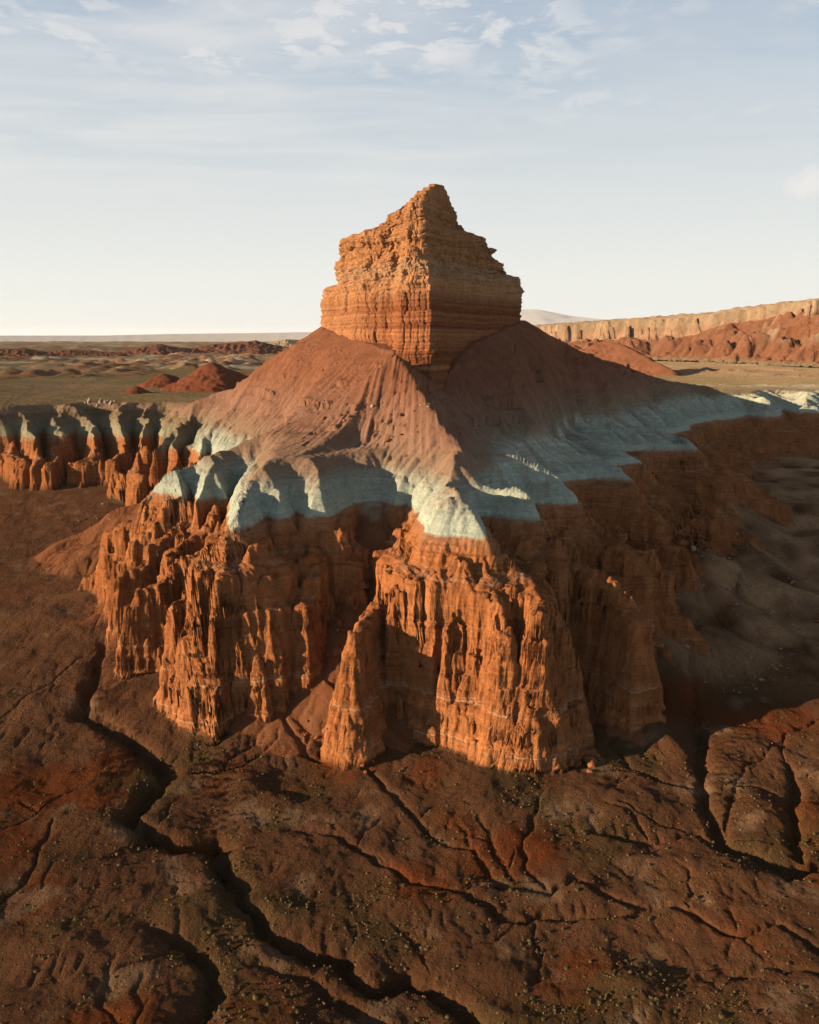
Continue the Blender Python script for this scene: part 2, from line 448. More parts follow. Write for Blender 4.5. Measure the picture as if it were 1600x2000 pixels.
def terrain(x, y):
    """height, class (0 ground, 1 pale band, 2 talus, 3 cliff, 4 scree), fin group"""
    x = x.astype(np.float32)
    y = y.astype(np.float32)
    wx = x + fbm(x, y, 14, 3, 1) * 1.8 + pn(x / 2.3, y / 2.3, 7) * 0.35
    wy = y + fbm(x, y, 14, 3, 5) * 1.8 + pn(x / 2.3, y / 2.3, 9) * 0.35
    wfar = sstep(-92, -115, x)
    wx = wx + wfar * fbm(x, y, 42, 4, 15) * 16
    wy = wy + wfar * fbm(x, y, 42, 4, 19) * 16
    # --- rim of the bench
    d, tr = poly_dist(wx, wy, RIM)
    inside = in_poly(wx, wy, RIM_CLOSED)
    s = np.where(inside, d, -d)
    rib = np.abs(pn(x / 7.5, y / 7.5, 21))
    rib2 = np.abs(pn(x / 3.0, y / 3.0, 22))
    rib3 = np.abs(pn(x / 1.15, y / 1.15, 23))
    ac, al = x * 0.5 + y * 0.86, x * 0.86 - y * 0.5
    ac = ac + pn(x / 20, y / 20, 27) * 2.5
    ribE = np.abs(pn(ac / 9.0, al / 46, 24)) * 7.0 + np.abs(pn(ac / 3.6, al / 20, 25)) * 2.6 + np.abs(pn(ac / 1.5, al / 9, 26)) * 0.9
    east = sstep(36, 60, x) * sstep(150, 240, y)
    # --- upper surface
    D, tf = poly_dist(x, y, TOWER_FOOT, True)
    inT = in_poly(x, y, TOWER_FOOT)
    D = np.where(inT, 0, D)
    fz = np.interp(tf, np.arange(len(FOOT_Z)), FOOT_Z).astype(np.float32)
    cone = fz - np.where(D < 40, 0.60 * D, 24 + 0.335 * (D - 40))
    bench = 63.0 - np.clip((y - 640) * 0.012, -1, 7) + fbm(x, y, 80, 3, 33) * 1.6
    up = smax(cone, bench, 5.0)
    for sp, pts in SPURS:
        m = (np.abs(x - np.mean([p[0] for p in pts])) < 170) & (np.abs(y - np.mean([p[1] for p in pts])) < 220)
        dd, t = poly_dist(wx[m], wy[m], pts)
        zr = np.interp(t, np.arange(len(pts)), [p[2] for p in pts])
        up[m] = smax(up[m], (zr - sp * np.sqrt(dd * dd + 1.0)).astype(np.float32), 2.5)
    up = up + fbm(x, y, 22, 3, 44) * 0.7
    rise = np.where(s < 3, 2.0 * s, 6 + np.where(s < 9, 0.95 * (s - 3), 5.7 + np.where(s < 18, 0.85 * (s - 9), 7.65 + 1.3 * (s - 18))))
    gl = 0.34 + 0.34 * sstep(380, 450, y)
    rise_e = np.where(s < 2, 1.25 * s, 2.5 + np.where(s < 21, gl * (s - 2), gl * 19 + 2.4 * (s - 21)))
    rise = rise * (1 - east) + rise_e * east
    rs = ZB + rise + (np.clip(s, 0, 2.0) * (rib2 - 0.35) * 0.45 + np.clip(s, 0, 1.5) * (rib3 - 0.35) * 0.35 + np.clip(s - 0.3, 0, 4) * (rib - 0.3) * 0.6) * sstep(15, 6, s) * (1 - 0.7 * east) + east * (ribE - 3) * 1.15 * sstep(0.5, 7, s) * sstep(40, 15, s)
    zup = smin(rs, up, 2.0)
    # --- low ground
    g = ground_low(x, y)
    # --- cliffs below the rim
    so_ = np.maximum(-s, 0)
    soft = np.exp(-(((x + 88) / 26) ** 2 + ((y - 362) / 40) ** 2))
    soe = np.maximum(so_ - (((rib - 0.12) * 6.5 + (0.45 - rib2) * 2.2 + rib3 * 0.6) * (1 - 0.75 * east) + (ribE - 3.0) * east * 2.4) * sstep(0, 8, so_), 0)
    sh = 9.0 + 4.0 * pn(x / 20, y / 20, 28) - 7.0 * np.exp(-((x + 27) / 11) ** 2 - ((y - 243) / 14) ** 2) - 8.0 * np.exp(-((x + 13) / 8) ** 2 - ((y - 262) / 11) ** 2)
    sh = np.maximum(sh, 0.5)
    prof = np.where(soe < sh, 1.20 * soe, 1.20 * sh + (5.2 - 3.7 * np.exp(-((x + 36) / 11) ** 2 - ((y - 232) / 17) ** 2)) * (soe - sh))
    prof_w = 5.5 * soe
    wst = np.maximum(sstep(-90, -110, x), sstep(-44, -56, x) * sstep(234, 244, y) * 0.85)
    prof = prof * (1 - wst) + prof_w * wst
    prof = prof * (1 - east) + (1.25 - 0.5 * sstep(270, 345, y)) * soe * east
    prof = prof * (1 - soft) + 0.66 * soe * soft
    zc = ZB - prof
    fin = np.full(x.shape, -50.0, np.float32)
    who = np.zeros(x.shape, np.int8)
    rib2 = 0.55 - rib2
    rib3 = 0.55 - np.abs(pn(x / 1.3 + rib, y / 1.3, 29))
    flute = rib * 2.2 + rib2 * 1.25 + rib3 * 0.5
    for gname, hw, pts in FINS:
        xs = [p[0] for p in pts]
        ys = [p[1] for p in pts]
        m = (x > min(xs) - 26) & (x < max(xs) + 26) & (y > min(ys) - 26) & (y < max(ys) + 26)
        if not m.any():
            continue
        dd, t = poly_dist(wx[m], wy[m], pts)
        zr = np.interp(t, np.arange(len(pts)), [p[2] for p in pts]).astype(np.float32)
        xm, ym = x[m], y[m]
        zr = zr + pn(xm / 4.2, ym / 4.2, 31) * 1.7 + pn(xm / 1.7, ym / 1.7, 32) * 1.0
        de = np.maximum(dd - flute[m] * np.minimum(1, 0.25 + dd / 3.0) * 0.85, 0)
        lim = hw * 0.62
        f = np.where(de < lim, de * 1.5, lim * 1.5 + (de - lim) * 6.2 - np.clip(de - lim - 2.0, 0, 6) * 2.2)
        zf = zr - f
        k = zf > fin[m]
        fm = fin[m]
        fm[k] = zf[k]
        fin[m] = fm
        wm = who[m]
        wm[k] = FIN_GROUPS.index(gname) + 1
        who[m] = wm
    zcf = np.maximum(zc, fin)
    # aprons at the foot of the cliffs
    ap = g + np.clip(9.0 - 0.0 * s, 0, 9) * 0
    zcl = np.where(zcf > g, zcf, g)
    scree = np.full(x.shape, -50.0, np.float32)
    for sp, pts in SCREE:
        dd, t = poly_dist(wx, wy, pts)
        zr = np.interp(t, np.arange(len(pts)), [p[2] for p in pts])
        scree = np.maximum(scree, zr - sp * np.sqrt(dd * dd + 3))
    low = smax(g, scree, 1.6)
    cut = washes(x, y)
    low = low - cut
    out = smax(np.where(s > 0, -50, zcf), low, 1.2)
    z = np.where(s > 0, zup, out)
    cls = np.where(s > 0, np.where((z < 61.5 + 5 * east) & (s < 26 + 14 * east), 1, 2), np.where(zcf > low + 0.6, 3, np.where(scree > g + 0.5, 4, 0)))
    return z.astype(np.float32), cls.astype(np.int8), who, s.astype(np.float32), D.astype(np.float32), low.astype(np.float32)


# ------------------------------------------------------------------ running water: carve rills and gullies on a raster
RX0, RX1, RY0, RY1, RC = -200.0, 200.0, 84.0, 480.0, 0.5
gx = np.arange(RX0, RX1, RC)
gy = np.arange(RY0, RY1, RC)
XX, YY = np.meshgrid(gx, gy)
Z0, CL0, WH0, S0, D0, LOW0 = terrain(XX, YY)
print('raster', XX.shape, round(time.time() - T0, 1))


def flow(z):
    ny, nx = z.shape
    idx = np.arange(ny * nx).reshape(ny, nx)
    best = np.zeros_like(z)
    rcv = idx.copy()
    for dy in (-1, 0, 1):
        for dx in (-1, 0, 1):
            if dx == 0 and dy == 0:
                continue
            L = math.hypot(dx, dy)
            y0, y1 = max(0, -dy), ny - max(0, dy)
            x0, x1 = max(0, -dx), nx - max(0, dx)
            sl_ = np.zeros_like(z)
            sl_[y0:y1, x0:x1] = (z[y0:y1, x0:x1] - z[y0 + dy:y1 + dy, x0 + dx:x1 + dx]) / L
            m = sl_ > best
            best[m] = sl_[m]
            rcv[m] = idx[m] + dy * nx + dx
    order = np.argsort(-z.ravel(), kind='stable')
    acc = [1.0] * (ny * nx)
    rl = rcv.ravel().tolist()
    for i in order.tolist():
        r = rl[i]
        if r != i:
            acc[r] += acc[i]
    return np.array(acc, np.float32).reshape(ny, nx), best / RC


def blur(a, n=1):
    for _ in range(n):
        p = np.pad(a, 1, mode='edge')
        a = (p[:-2, 1:-1] + p[2:, 1:-1] + p[1:-1, :-2] + p[1:-1, 2:] + 2 * p[1:-1, 1:-1]) / 6
    return a


ZE = Z0.copy()
rough = (pn(XX / 1.3, YY / 1.3, 301) * 0.10 + pn(XX / 3.1, YY / 3.1, 302) * 0.22).astype(np.float32)
ACC = None
for it in range(4):
    acc, slp = flow(ZE + rough)
    k = np.clip(np.log(acc) - 1.6, 0, 6)
    amt = 0.030 * k ** 1.5 * np.minimum(1.2, slp / 0.45) + 0.012 * k * np.minimum(1, slp / 0.1)
    amt = np.where(CL0 == 0, (amt + 0.024 * np.clip(k - 0.3, 0, 4) * np.minimum(1, slp / 0.06)) * (1 - 0.75 * sstep(-38, -62, XX) * sstep(196, 224, YY)), amt)
    amt = np.where(CL0 == 3, amt * 0.55, amt)
    amt = np.where(CL0 == 1, amt * 1.1, amt)
    ZE = ZE - np.minimum(blur(amt, 1), 1.0)
    sm = blur(ZE, 1)
    mix = np.where(CL0 == 3, 0.0, np.where(CL0 == 0, 0.12, 0.30))
    ZE = ZE * (1 - mix) + sm * mix
DZ = (ZE - Z0).astype(np.float32)
ACCF = blur(np.clip(np.log(acc) - 1.6, 0, 7).astype(np.float32), 1)
edge = np.minimum.reduce([XX - RX0, RX1 - XX, YY - RY0, RY1 - YY])
DZ *= sstep(0, 20, edge).astype(np.float32)
print('eroded', round(time.time() - T0, 1), DZ.min())


def sample(R, x, y):
    fx = np.clip((x - RX0) / RC, 0, R.shape[1] - 1.001)
    fy = np.clip((y - RY0) / RC, 0, R.shape[0] - 1.001)
    ix, iy = fx.astype(int), fy.astype(int)
    u, v = fx - ix, fy - iy
    r = (R[iy, ix] * (1 - u) + R[iy, ix + 1] * u) * (1 - v) + (R[iy + 1, ix] * (1 - u) + R[iy + 1, ix + 1] * u) * v
    ok = (x > RX0) & (x < RX1) & (y > RY0) & (y < RY1)
    return np.where(ok, r, 0).astype(np.float32)


# ------------------------------------------------------------------ one fan-shaped sheet of land, rows gathered where it is steep
NCOL, NROW = 830, 1080
u_in = np.linspace(-0.50, 0.50, NCOL - 80)
u_l = -0.50 - np.linspace(0.17, 0.004, 40)
u = np.concatenate([u_l, u_in, -u_l[::-1]])
YN, YF = 84.0, 760.0
sub = u[::3]
yf = np.linspace(YN, YF, 2000)
UU, YYf = np.meshgrid(sub, yf, indexing='ij')
zf0 = terrain(UU * YYf, YYf)[0] + sample(DZ, UU * YYf, YYf)
gzy = np.gradient(zf0, axis=1) / (yf[1] - yf[0])
# angular step seen from above the foreground: facing slopes count fully, far sides little
face = np.abs(gzy * YYf + (CAMH - zf0)) / (YYf ** 2)
vis = np.where(gzy > -(CAMH - zf0) / YYf * 0.9, 1.0, 0.25)
dens = face * vis + 0.12 * np.sqrt(1 + gzy ** 2) / YYf
dens = np.minimum(dens, np.percentile(dens, 99.5))
ks = 13
ker = np.ones(ks) / ks
dens = np.apply_along_axis(lambda a: np.convolve(np.pad(a, ks // 2, mode='edge'), ker, 'valid'), 0, dens)
dens = np.apply_along_axis(lambda a: np.convolve(np.pad(a, 4, mode='edge'), np.ones(9) / 9, 'valid'), 1, dens)
cum = np.cumsum(dens, axis=1)
cum = (cum - cum[:, :1]) / (cum[:, -1:] - cum[:, :1])
rows_sub = np.array([np.interp(np.linspace(0, 1, NROW), c, yf) for c in cum])
rows = np.empty((len(u), NROW))
for j in range(NROW):
    rows[:, j] = np.interp(u, sub, rows_sub[:, j])
LX = (u[:, None] * rows)
LY = rows
LZ, LC, LW, LS, LD, LLOW = terrain(LX, LY)
LZ = LZ + sample(DZ, LX, LY)
LACC = sample(ACCF, LX, LY)
# harder beds that break the scree into ledges, and steps in the cliffs
for lz, amp, sd, lo_ in ((83, 3.2, 71, 0.0), (95.5, 1.8, 72, 0.0), (76, 3.2, 73, 0.05), (90, 2.0, 74, 0.1), (70, 2.4, 75, 0.1)):
    msk = sstep(lo_, lo_ + 0.2, pn(LX / 14, LY / 14, sd)) * (LC == 2) * (LD > 1) * (LD < 110)
    q = LZ - lz - pn(LX / 9, LY / 9, sd + 4) * 0.7 - pn(LX / 2.2, LY / 2.2, sd + 8) * 0.35
    LZ = LZ + amp * (1 + 0.9 * sstep(15, 40, LX)) * msk * (sstep(-0.2, 0.2, q) - sstep(-3.2, 3.2, q))
rsb = np.random.RandomState(77)
bz = np.cumsum(np.concatenate([[-14], rsb.uniform(0.5, 2.6, 60)]))
hd = np.where(rsb.rand(60) < 0.5, rsb.uniform(1.3, 2.1, 60), rsb.uniform(0.2, 0.6, 60))
bo = np.concatenate([[0], np.cumsum(hd * np.diff(bz))])
bo = bz[0] + bo * (bz[-1] - bz[0]) / bo[-1]
drift = bo - bz
drift = drift - np.convolve(np.pad(drift, 4, mode='edge'), np.ones(9) / 9, 'valid')
qz = LZ + pn(LX / 24, LY / 24, 78) * 0.8 + pn(LX / 4, LY / 4, 79) * 0.25
LZ = LZ + np.where((LC == 3) & (LZ < 49), np.interp(qz, bz, drift) * 1.25, 0) * sstep(49, 47, LZ)
dzz=np.diff(LZ,axis=1); print('row step in cliffs', [float(np.percentile(dzz[(LC[:,1:]==3)&(dzz>0.2)],p)) for p in (25,50,75,95)])
print('land', LX.shape, round(time.time() - T0, 1))


def grid_normals(X, Y, Z):
    Pm = np.stack([X, Y, Z], -1)
    du = np.gradient(Pm, axis=0)
    dv = np.gradient(Pm, axis=1)
    n = np.cross(du, dv)
    n /= np.linalg.norm(n, axis=-1, keepdims=True) + 1e-12
    return n


N = grid_normals(LX, LY, LZ)
steep = sstep(0.80, 0.45, N[..., 2])
cliff = (LC == 3)
# bedding: harder and softer layers, with joints, stand proud of the cliff or weather back
zz = LZ + pn(LX / 25, LY / 25, 51) * 0.8
bed = np.interp(zz, np.arange(-20, 170, 0.35), np.convolve(np.random.RandomState(4).randn(543), [0.25, 0.5, 0.25], 'same')[:543])
bed2 = np.interp(zz, np.arange(-20, 170, 1.6), np.random.RandomState(9).randn(119)[:119])
blk = pn3(LX / 3.1, LY / 3.1, LZ / 4.5, 54) * 0.55 + pn3(LX / 1.4, LY / 1.4, LZ / 2.6, 55) * 0.5 + pn3(LX / 0.7, LY / 0.7, LZ / 1.4, 56) * 0.2
low_part = sstep(22, 8, LZ)
disp = steep * cliff * (bed * (0.10 + 0.06 * low_part) + bed2 * (0.20 + 0.12 * low_part) + blk)
disp = disp + steep * (LC == 1) * (bed * 0.07 + blk * 0.22)
tal = (LC == 2) | (LC == 4)
th = np.arctan2(LY - 385, LX - 4)
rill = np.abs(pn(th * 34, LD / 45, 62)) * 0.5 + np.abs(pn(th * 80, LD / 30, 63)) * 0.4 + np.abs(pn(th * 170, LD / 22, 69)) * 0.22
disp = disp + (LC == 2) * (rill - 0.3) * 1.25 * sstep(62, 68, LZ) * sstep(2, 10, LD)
disp = disp + np.where(tal, pn(LX / 0.9, LY / 0.9, 57) * 0.07 + pn(LX / 2.2, LY / 2.2, 58) * 0.12, 0)
gr = (LC == 0)
disp = disp + np.where(gr, pn(LX / 0.8, LY / 0.8, 59) * 0.05 + pn(LX / 1.9, LY / 1.9, 60) * 0.10 + pn(LX / 5, LY / 5, 61) * 0.22 + pn(LX / 11, LY / 11, 68) * 0.35, 0)
fadeD = sstep(700, 500, LY) * 0.8 + 0.2
disp *= fadeD
LX2, LY2, LZ2 = LX + N[..., 0] * disp, LY + N[..., 1] * disp, LZ + N[..., 2] * disp
N = grid_normals(LX2, LY2, LZ2)

# ------------------------------------------------------------------ what the ground is made of (its own colour, with shade painted into the wash floors)


def lerp(a, b, t):
    return a + (b - a) * t[..., None]


def C3(*c):
    return np.array(c, np.float32)


def bands(z, x, y, step, seed, soft=1.0):
    q = z + pn(x / 30, y / 30, seed) * 0.7 + pn(x / 6, y / 6, seed + 1) * 0.12
    r = np.random.RandomState(seed).rand(int(220 / step))
    return np.interp(q, np.arange(len(r)) * step - 30, r)


def R3(*c):
    return C3(c[0] * 0.50, c[1] * 0.465, c[2] * 0.42)


def colour_land(x, y, z, nz, cls, s, D, acc):
    left = sstep(-38, -62, x) * sstep(196, 224, y)
    b1 = bands(z, x, y, 1.1, 3)
    b2 = bands(z, x, y, 0.42, 5)
    n1 = fbm(x, y, 9, 4, 110)
    n2 = fbm(x, y, 30, 3, 120)
    n3 = pn3(x / 2.2, y / 2.2, z / 7.0, 130)
    red = lerp(R3(0.28, 0.105, 0.045), R3(0.52, 0.245, 0.11), np.clip(0.5 + 0.35 * n1 + 0.35 * n3 + 0.45 * (b1 - 0.5), 0, 1))
    lowb = sstep(24, 10, z)[...]
    red = red * (1 - (0.30 * (b2 - 0.5) * (0.35 + lowb))[..., None])
    for lz, wd in ((13.2, 0.16), (14.0, 0.10), (3.6, 0.20), (9.6, 0.10), (42.3, 0.35)):
        q = z + pn(x / 30, y / 30, 140) * 0.8 + pn(x / 3, y / 3, 143) * 0.10 - lz
        m = np.exp(-(q / wd) ** 2) * np.clip(0.55 + 0.9 * pn(x / 5, y / 5, 141), 0, 1)
        red = lerp(red, R3(0.50, 0.36, 0.24), m * (0.75 if lz < 40 else 0.4))
    red = lerp(red, R3(0.40, 0.235, 0.155), sstep(45.5, 50, z + 1.2 * n1) * 0.6)
    pale = lerp(C3(0.195, 0.238, 0.20), C3(0.295, 0.342, 0.295), np.clip(0.5 + 0.5 * n1 + 0.4 * n3, 0, 1))
    pale = pale * (0.80 + 0.36 * b2)[..., None]
    wash_ = sstep(0.15, 0.5, fbm(x, y, 5, 4, 182)) * sstep(51.5, 56, z)
    pale = lerp(pale, R3(0.36, 0.27, 0.21), wash_ * 0.55)
    grey = lerp(R3(0.27, 0.215, 0.17), R3(0.33, 0.25, 0.19), np.clip(0.5 + n1, 0, 1))
    tal_ = lerp(R3(0.23, 0.135, 0.10), R3(0.335, 0.215, 0.175), np.clip(0.45 + 0.7 * n2 + 0.35 * n1, 0, 1))
    rust = lerp(R3(0.20, 0.088, 0.052), R3(0.26, 0.118, 0.072), np.clip(0.5 + n1, 0, 1))
    tal_ = lerp(tal_, rust, sstep(70, 88, z + 6 * n2) * 0.8)
    gsoil = lerp(R3(0.13, 0.070, 0.042), R3(0.20, 0.106, 0.063), np.clip(0.5 + 0.8 * n2 + 0.3 * n1, 0, 1))
    gsoil = lerp(gsoil, R3(0.20, 0.066, 0.026), sstep(0.05, 0.35, fbm(x, y, 34, 4, 150)) * 0.9)
    gsoil = lerp(gsoil, R3(0.105, 0.088, 0.042), sstep(0.02, 0.32, fbm(x, y, 22, 5, 160)) * 0.5 * (1 - 0.7 * left))
    gsoil = lerp(gsoil, R3(0.235, 0.125, 0.075) * np.clip(1 + 0.5 * n1, 0.6, 1.4)[..., None], left * 0.8)
    gsoil = gsoil * 0.70
    gsoil = lerp(gsoil, R3(0.46, 0.305, 0.19), sstep(58, 84, x + 8 * n2) * sstep(225, 262, y + 6 * n1) * np.clip(0.5 + 1.3 * fbm(x, y, 18, 5, 165), 0.0, 0.9))
    gsoil = lerp(gsoil, R3(0.21, 0.145, 0.10), sstep(0.16, 0.42, fbm(x, y, 13, 5, 170)) * 0.75)
    scr = lerp(R3(0.20, 0.085, 0.042), R3(0.25, 0.125, 0.072), np.clip(0.5 + n1, 0, 1))
    bench_ = lerp(R3(0.26, 0.20, 0.13), R3(0.21, 0.19, 0.115), np.clip(0.5 + n2 * 1.2, 0, 1))
    bench_ = lerp(bench_, R3(0.28, 0.14, 0.08), sstep(0.1, 0.5, fbm(x, y, 60, 3, 175)) * 0.6)
    # upper side of the rim: pale clay passes up into grey and then into red scree
    ze = z - 6.5 * sstep(16, 34, x) + 2.0 * sstep(-88, -110, x)
    ac, al = x * 0.5 + y * 0.86, x * 0.86 - y * 0.5
    ac = ac + pn(x / 20, y / 20, 27) * 2.5
    gul = sstep(0.22, 0.04, np.abs(pn(ac / 9.0, al / 46, 24))) + 0.6 * sstep(0.25, 0.05, np.abs(pn(ac / 3.6, al / 20, 25)))
    gul = np.clip(gul, 0, 1) * sstep(16, 40, x) * sstep(51, 57, z)
    pale = lerp(pale, R3(0.30, 0.22, 0.16), gul * 0.75)
    up = lerp(pale, grey, sstep(54, 61, ze + 1.6 * n1 + 1.0 * n2))
    up = lerp(up, tal_, sstep(60, 70, ze + 2.0 * n1))
    far = sstep(95, 130, D)
    up = lerp(up, bench_, far * sstep(60, 64, z) * sstep(0.80, 0.93, nz))
    up = lerp(up, C3(0.18, 0.21, 0.19), sstep(62, 58, z) * 0.35)
    out = red.copy()
    cap = sstep(0.66, 0.86, nz)
    out = lerp(out, scr, cap * 0.6)
    c = np.where((s > 0)[..., None], up, out)
    up = lerp(up, up * C3(0.74, 0.62, 0.50), sstep(-88, -110, x) * sstep(340, 380, y))
    # the boundary at the foot of the pale band is nearly a knife cut
    zb = z + pn(x / 4, y / 4, 181) * 0.25
    m = sstep(49.75, 50.35, zb)
    c = np.where((s > -1.5)[..., None] & (z < 60)[..., None], lerp(red, up, m), c)
    c = np.where((cls == 0)[..., None], gsoil, c)
    scr = lerp(scr, lerp(pale, grey, np.clip(0.5 + n1, 0, 1)), sstep(45, 53, z + 5 * fbm(x, y, 5, 4, 183)) * (x < 20))
    c = np.where((cls == 4)[..., None], np.where((x > 58)[..., None], gsoil, scr), c)
    fl = sstep(3.2, 5.5, acc) * sstep(0.75, 0.93, nz)
    c = lerp(c, c * 0.72, fl * np.where(cls == 0, 1.0, 0.25))  # shadow painted into channel floors as a darker tone
    return np.clip(c, 0.008, 0.9).astype(np.float32)


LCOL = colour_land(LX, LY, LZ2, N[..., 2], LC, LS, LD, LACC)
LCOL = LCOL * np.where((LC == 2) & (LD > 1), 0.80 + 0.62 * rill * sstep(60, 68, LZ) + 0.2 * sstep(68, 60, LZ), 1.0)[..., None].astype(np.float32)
print('colour', round(time.time() - T0, 1))

# ------------------------------------------------------------------ materials


def mat_earth(name, grain=1.0, strata=0.0, streak=0.0, bump=0.25, tuft=0.0, lines=()):
    m = bpy.data.materials.new(name)
    m.use_nodes = True
    t = m.node_tree
    t.nodes.clear()
    k = NT(t)
    geo = k.n('ShaderNodeNewGeometry')
    pos = geo.outputs['Position']
    att = k.n('ShaderNodeAttribute', attribute_name='tone')
    col = att.outputs['Color']
    a = k.noise(pos, (1.1 if not tuft else 0.9) * grain, 6, 0.72 if tuft else 0.65)
    col = k.mix('MULTIPLY', 1.0, col, k.ramp(a, [(0.25, 0.74), (0.5, 1.0), (0.78, 1.22)]))
    b = k.noise(pos, 4.0 * grain, 3, 0.7)
    col = k.mix('MULTIPLY', 1.0, col, k.ramp(b, [(0.3, 0.70), (0.5, 1.0), (0.72, 1.26)]))
    h = k.math('ADD', k.math('MULTIPLY', a, 1.0), k.math('MULTIPLY', b, 0.35))
    if strata:
        sv = k.mapping(pos, (0.05, 0.05, 1.0))
        s1 = k.noise(sv, 1.7, 5, 0.7)
        col = k.mix('MULTIPLY', strata, col, k.ramp(s1, [(0.32, 0.62), (0.48, 1.0), (0.68, 1.20)]))
        h = k.math('ADD', h, k.math('MULTIPLY', s1, 1.1 * strata))
    if streak:
        vv = k.mapping(pos, (1.0, 1.0, 0.09))
        s2 = k.noise(vv, 1.2, 5, 0.65)
        col = k.mix('MULTIPLY', streak, col, k.ramp(s2, [(0.3, 0.72), (0.5, 1.0), (0.7, 1.15)]))
        h = k.math('ADD', h, k.math('MULTIPLY', s2, 1.2 * streak))
    if tuft:
        vo = k.n('ShaderNodeTexVoronoi')
        vo.inputs['Scale'].default_value = 0.85 * grain
        k.l(pos, vo.inputs['Vector'])
        msk = k.ramp(vo.outputs['Distance'], [(0.0, 1.0), (0.2, 0.9), (0.3, 0.0)])
        pat = k.ramp(k.noise(pos, 0.06, 4, 0.6), [(0.30, 0.2), (0.55, 1.0)])
        f = k.math('MULTIPLY', k.math('MULTIPLY', msk, pat), tuft)
        col = k.mix('MIX', f, col, (0.05, 0.044, 0.018))
        h = k.math('ADD', h, k.math('MULTIPLY', f, 0.8))
    if lines:
        sp = k.n('ShaderNodeSeparateXYZ')
        k.l(pos, sp.inputs[0])
        zq = k.math('ADD', sp.outputs['Z'], k.math('MULTIPLY', k.noise(pos, 0.06, 2, 0.5), 3.0))
        zq = k.math('ADD', zq, k.math('MULTIPLY', k.noise(pos, 0.9, 2, 0.5), 0.5))
        pt = k.ramp(k.noise(pos, 0.13, 3, 0.6), [(0.38, 0.0), (0.55, 1.0)])
        for lz, wd, am in lines:
            f = k.math('SUBTRACT', 1.0, k.math('DIVIDE', k.math('ABSOLUTE', k.math('SUBTRACT', zq, lz + 1.75)), wd), True)
            col = k.mix('MIX', k.math('MULTIPLY', k.math('MULTIPLY', f, pt), am), col, (0.32, 0.25, 0.18))
    bs = k.n('ShaderNodeBsdfDiffuse')
    bs.inputs['Roughness'].default_value = 0.6
    bp = k.n('ShaderNodeBump')
    bp.inputs['Strength'].default_value = bump
    bp.inputs['Distance'].default_value = 0.6
    k.l(h, bp.inputs['Height'])
    k.l(bp.outputs[0], bs.inputs['Normal'])
    k.l(col, bs.inputs['Color'])
    o = k.n('ShaderNodeOutputMaterial')
    k.l(bs.outputs[0], o.inputs[0])
    return m


M_GROUND = mat_earth('desert_soil', 1.3, 0, 0, 0.8, 0.75)
M_CLIFF = mat_earth('red_rock', 0.8, 0.85, 0.30, 0.95, 0.0, ((13.2, 0.22, 0.55), (14.0, 0.14, 0.35), (4.2, 0.28, 0.7), (41.6, 0.6, 0.2)))
M_PALE = mat_earth('pale_clay', 1.1, 0.6, 0.35, 0.7)
M_TALUS = mat_earth('scree', 1.2, 0, 0, 0.55)
M_TOWER = mat_earth('banded_rock', 0.7, 0.55, 0.35, 0.8)
M_FAR = mat_earth('far_land', 0.12, 0, 0, 0.3)
M_PLAIN = mat_earth('scrub_plain', 0.22, 0, 0, 0.8, 0.9)


def build(name, verts, faces, tone, mat, normals=None, parent=None, smooth=True):
    used, inv = np.unique(faces.ravel(), return_inverse=True)
    v = verts[used].astype(np.float32)
    f = inv.reshape(faces.shape).astype(np.int32)
    me = bpy.data.meshes.new(name)
    nv, nf, kf = len(v), len(f), faces.shape[1]
    me.vertices.add(nv)
    me.vertices.foreach_set('co', v.ravel())
    me.loops.add(nf * kf)
    me.loops.foreach_set('vertex_index', f.ravel())
    me.polygons.add(nf)
    me.polygons.foreach_set('loop_start', np.arange(0, nf * kf, kf, dtype=np.int32))
    if smooth:
        me.polygons.foreach_set('use_smooth', np.ones(nf, bool))
    me.update()
    a = me.color_attributes.new('tone', 'FLOAT_COLOR', 'POINT')
    c = np.ones((nv, 4), np.float32)
    c[:, :3] = tone[used]
    a.data.foreach_set('color', c.ravel())
    if normals is not None:
        me.normals_split_custom_set_from_vertices(normals[used].astype(np.float32))
    me.materials.append(mat)
    o = bpy.data.objects.new(name, me)
    COL.objects.link(o)
    if parent:
        o.parent = parent
    return o


def grid_faces(nu, nv, closed=False):
    i = np.arange(nu if closed else nu - 1)[:, None]
    j = np.arange(nv - 1)[None, :]
    a = i * nv + j
    b = ((i + 1) % nu) * nv + j
    return np.stack([a, b, b + 1, a + 1], -1).reshape(-1, 4)


def empty(name, loc, kind=None, label=None, cat=None, group=None):
    o = bpy.data.objects.new(name, None)
    COL.objects.link(o)
    o.location = loc
    tag(o, kind, label, cat, group)
    return o


def tag(o, kind=None, label=None, cat=None, group=None):
    for k, v in (('kind', kind), ('label', label), ('category', cat), ('group', group)):
        if v:
            o[k] = v
    return o


V = np.stack([LX2, LY2, LZ2], -1).reshape(-1, 3)
NV = N.reshape(-1, 3)
TONE = LCOL.reshape(-1, 3)
FQ = grid_faces(len(u), NROW)
fc = LC.reshape(-1)[FQ[:, 0]]
fx = V[FQ[:, 0], 0]
fy = V[FQ[:, 0], 1]
fw = LW.reshape(-1)[FQ[:, 0]]
fD = LD.reshape(-1)[FQ[:, 0]]
fs = LS.reshape(-1)[FQ[:, 0]]
ROOT = (0.0, 0.0, 0.0)
butte = empty('butte', ROOT, 'structure', 'tall banded red rock butte standing on a skirt of scree and pale clay', None)
scarp = empty('escarpment', ROOT, 'structure', 'long red cliff line under a pale clay rim running off behind the butte', None)
farW = (fx < -97) & (fy > 350)
farE = (fx > 135) & (fy > 380)
side = farW | farE


